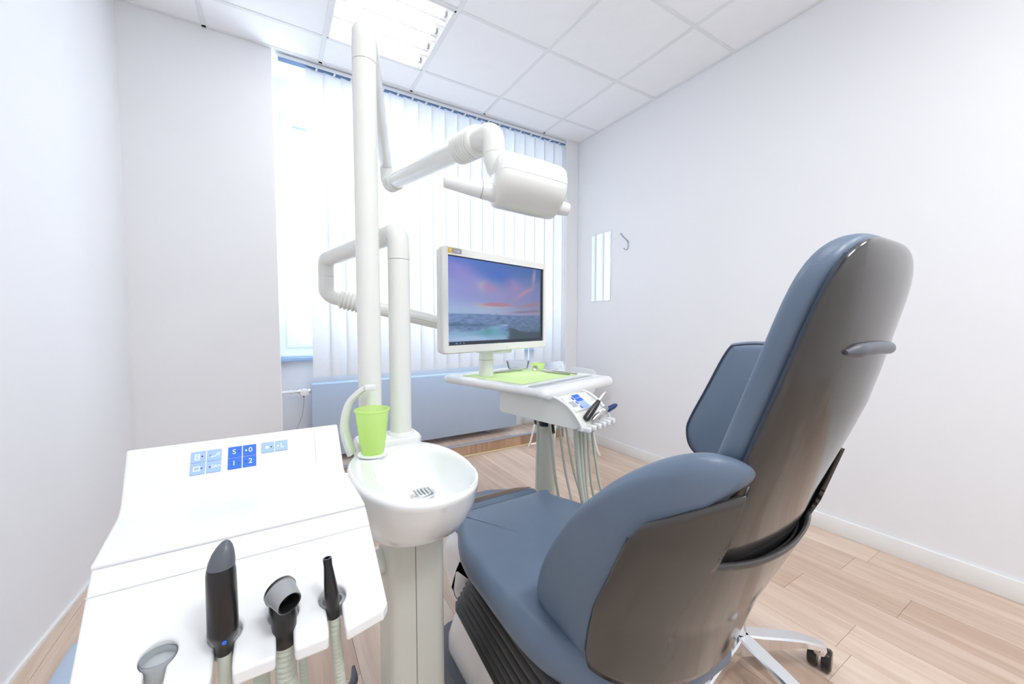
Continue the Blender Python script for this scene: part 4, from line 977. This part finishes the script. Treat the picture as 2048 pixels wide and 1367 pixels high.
g = G(); g.add(me_v, me_f); fr_ = g.build('slotted_rest', 'plastic_w', ac, smooth=35)
bv = fr_.modifiers.new('soft', 'BEVEL'); bv.width = .003; bv.segments = 3; bv.limit_method = 'ANGLE'; bv.angle_limit = math.radians(50)
g = G(); g.add([(-.2005, .6442, fz(.6442) + .0003), (.1235, .6442, fz(.6442) + .0003), (.1235, .6460, fz(.6460) + .0003), (-.2005, .6460, fz(.6460) + .0003)], [(0, 1, 2, 3)]); g.add([(-.2005, .6442, fz(.6442) - .002), (.1235, .6442, fz(.6442) - .002), (.1235, .6460, fz(.6460) - .002), (-.2005, .6460, fz(.6460) - .002)], [(0, 1, 2, 3)]); g.build('rest_groove', 'groove', fr_, smooth=0)
# grey insert in the empty slot
g = G(); cxs = SL[0]
g.lathe([(.0157, -.002), (.0157, -.018), (.0145, -.024), (.0, -.026)], (cxs, YH, fz(YH)), 28); g.lathe([(.0157, -.002), (.0152, -.009), (.0140, -.0085), (.010, -.0062), (.005, -.0050), (.0, -.0047)], (cxs, YH - .001, fz(YH)), 28); g.build('slot_insert', 'grey_sil', ac)
for cxs in SL[1:]:
    g = G(); g.lathe([(.0160, -.006), (.0160, -.022), (.0120, -.022), (.0120, -.006), (.0160, -.006)], (cxs, YH, fz(YH)), 28); g.build('slot_ring', 'grey_tip', ac)
# carrier box and swing arm to the unit column
G().box((-.175, .69, .735), (.095, .885, .842), .02, 3).build('carrier_box', 'plastic_w', ac)
G().tube(bend([(-.03, .80, .74), (-.03, .80, .64), (.10, .90, .60), (.204, .925, .60)], .04), .028, 24).build('swing_arm', 'plastic', ac)

def ribhose(pts, r, amp, pitch):
    P = cr_open(pts, 40); L = 0; out = [Vector(P[0])]
    step = pitch / 4
    acc = 0
    for a, b in zip(P, P[1:]):
        a, b = Vector(a), Vector(b); l = (b - a).length; d_ = (b - a) / l if l else a; t_ = step - acc
        while t_ <= l: out.append(a + d_ * t_); t_ += step
        acc = l - (t_ - step)
    rad = [r - (amp if i % 4 in (0,) else (amp * .25 if i % 4 in (1, 3) else 0)) for i in range(len(out))]
    return out, rad
def hose(t_, x_, y0, z0, r, amp=0.0, drift=0.0, back=-.04):
    pts = [(x_, y0, z0), (x_ + drift * .1, y0 + .002, z0 - .06), (x_ + drift * .45, y0 + .03, z0 - .20), (x_ + drift * .8, y0 + .075, z0 - .36), (x_ + drift, y0 + .12, z0 - .46), (x_ + drift * .8 + back * .4, y0 + .17, z0 - .44), (x_ + back * .8, y0 + .19, z0 - .28), (x_ + back, y0 + .195, z0 - .12), (x_ + back, y0 + .20, z0 - .035)]
    if amp:
        p_, r_ = ribhose(pts, r, amp, .0062); G().tube(p_, r_, 16).build('hose', 'hose', t_)
    else: G().tube(cr_open(pts, 8), r, 16).build('hose', 'hose', t_)
# black intraoral handpiece
def hz(z): return .791 + (z - .776) * .126 / .1465
xh = -.058; yh = .530
t1 = thing('syringe_handpiece', 'tall black handpiece standing in a console slot', 'instrument', (xh, yh, .80), group='instruments in the assistant console')
rings = []
for z_, r_, oy in ((.776, .0075, .0), (.779, .0080, 0), (.792, .0095, 0), (.803, .0145, 0), (.808, .0152, 0), (.812, .0148, 0), (.85, .0146, 0), (.885, .0142, .0), (.892, .0132, .0004)):
    rings.append([(xh + r_ * math.cos(2 * PI * k / 28), yh + oy + r_ * math.sin(2 * PI * k / 28), hz(z_)) for k in range(28)])
g = G(); g.loft(rings); g.build('grip', 'black', t1, smooth=50)
rings = []
for z_, r_, ox, oy in ((.8905, .0134, 0, .0004), (.900, .0126, .001, .0015), (.909, .0105, .0022, .003), (.916, .0075, .0036, .0048), (.921, .0040, .0046, .006), (.9225, .0012, .005, .0065)):
    rings.append([(xh + ox + r_ * math.cos(2 * PI * k / 28), yh + oy + r_ * .9 * math.sin(2 * PI * k / 28), hz(z_)) for k in range(28)])
g = G(); g.loft(rings); g.build('nose', 'grey_dark', t1, smooth=50)
G().tube([(xh + .002, yh - .0138, hz(.8005)), (xh + .002, yh - .0150, hz(.8005))], .0022, 12).build('marker', 'blue', t1)
hose(t1, xh, yh, hz(.779), .0070, drift=.012, back=.03)
# large suction handpiece with open grey mouth
xh = .001; yh = .530
t2 = thing('suction_handpiece', 'wide black suction handpiece with grey open mouth', 'instrument', (xh, yh, .80), group='instruments in the assistant console')
g = G(); g.tube([(xh, yh, .776), (xh, yh, .79), (xh, yh, .808), (xh - .002, yh + .006, .820), (xh - .004, yh + .013, .834)], [.0122, .0128, .0138, .0140, .0115], 26); g.build('neck', 'black', t2)
rings = []
mc = Vector((-.003, .5255, .8465)); md_ = Vector((.36, -.86, -.20)).normalized()
g = G(); prof_ = [(-.003, .0), (-.003, .012), (.0, .0170), (.004, .0175), (.0042, .0162), (.020, .0140), (.0255, .0134), (.0262, .0125), (.0255, .0112), (.010, .0105), (.008, .0)]
sid = md_.cross(Vector((0, 0, 1))).normalized(); up_ = sid.cross(md_).normalized()
g.loft([[(mc + md_ * s_ + (sid * math.cos(2 * PI * k / 32) + up_ * math.sin(2 * PI * k / 32)) * max(r_, .0003))[:] for k in range(32)] for s_, r_ in prof_[3:8]], False, False); g.build('mouth', 'grey_tip', t2, smooth=40)
g = G(); g.loft([[(mc + md_ * s_ + (sid * math.cos(2 * PI * k / 32) + up_ * math.sin(2 * PI * k / 32)) * max(r_, .0003))[:] for k in range(32)] for s_, r_ in prof_[:4]], True, False); g.build('back_cap', 'black', t2, smooth=40)
g = G(); g.loft([[(mc + md_ * s_ + (sid * math.cos(2 * PI * k / 32) + up_ * math.sin(2 * PI * k / 32)) * max(r_, .0003))[:] for k in range(32)] for s_, r_ in prof_[7:]], False, True); g.build('mouth_lining', 'black', t2, smooth=40)
hose(t2, xh, yh, .777, .0120, .0012, drift=.010, back=-.035)
# thin saliva ejector
xh = .056; yh = .530
t3 = thing('saliva_ejector', 'thin black saliva ejector tube in the end console slot', 'instrument', (xh, yh, .80), group='instruments in the assistant console')
g = G(); b0 = Vector((xh, yh, .786)); tpv = Vector((-.006, .008, .079)).normalized()
st_ = [(.0, .0068), (.012, .0076), (.022, .0088), (.028, .0092), (.032, .0086), (.05, .0068), (.066, .0052), (.074, .0053), (.0765, .0052), (.0765, .0036), (.066, .0034)]
sid = tpv.cross(Vector((0, 1, 0))).normalized(); up_ = sid.cross(tpv).normalized()
g.loft([[(b0 + tpv * s_ + (sid * math.cos(2 * PI * k / 24) + up_ * math.sin(2 * PI * k / 24)) * r_)[:] for k in range(24)] for s_, r_ in st_]); g.build('nozzle', 'black', t3, smooth=40)
hose(t3, xh, yh, .788, .0068, .0008, drift=.035, back=-.03)

# ================================================================== side chair in the corner, seen between the hoses
sd_ = thing('side_chair', 'white side chair with thin splayed legs in the window corner', 'chair', (2.2, 2.73, 0))
LG = [(2.01, 2.99), (1.93, 2.52), (2.40, 2.46), (2.46, 2.90)]
for a, b in LG:
    G().tube([(a, b, 0), (a, b, .004), (a + (2.2 - a) * .06, b + (2.73 - b) * .06, .05), (a + (2.2 - a) * .35, b + (2.73 - b) * .35, .43)], [.011, .012, .009, .010], 14).build('leg', 'white_trim', sd_)
g = G(); g.cr = .004; g.pillow(rrect(1.99, 2.52, 2.41, 2.94, .08, 6), .03, .014, lambda a, b, t: (a, b, .445 + t)); g.build('seat', 'plastic_w', sd_)
g = G(); g.cr = .004; g.pillow(rrect(-.19, .50, .19, .74, .07, 6), .02, .009, lambda a, b, t: (2.40 + (b - .5) * .18 + t, 2.73 + a, b)); g.build('backrest', 'plastic_w', sd_)
for yy in (2.64, 2.82): G().tube([(2.36, yy, .44), (2.405, yy, .47), (2.43, yy, .60)], .009, 10).build('back_post', 'white_trim', sd_)

# ================================================================== foot pedal and floor duct
fp = thing('foot_pedal', 'dark grey foot control standing on the floor beside the unit column', 'pedal', (.12, 1.22, 0))
G().lathe([(.0, .0), (.075, .0), (.078, .012), (.06, .035), (.0, .04)], (.10, 1.20, 0), 32).build('pedal_base', 'grey_dark', fp)
G().tube(cr_open([(.10, 1.20, .035), (.14, 1.20, .06), (.175, 1.20, .085), (.182, 1.24, .10)]), [.012] * 16 + [.012, .012, .011, .010, .009, .008, .007, .006, .005][:9], 14).build('pedal_lever', 'grey_dark', fp)
fd = thing('floor_duct', 'pale blue grey cable duct lying on the floor along the left wall', 'cable duct', (-.59, 1.55, 0))
g = G(); g.loft([[(x_, y_, z_) for x_, z_ in ((-.645, 0), (-.640, .026), (-.625, .034), (-.595, .034), (-.575, .026), (-.565, 0))] for y_ in (.9, 1.93)]); g.build('cover', 'radiator', fd, smooth=30)
g = G(); g.loft([[(x_, y_, z_) for x_, z_ in ((-.645, 0), (-.640, .0265), (-.625, .0345), (-.595, .0345), (-.575, .0265), (-.565, 0))] for y_ in (1.93, 1.936)]); g.build('end_cap', 'radiator', fd, smooth=30)
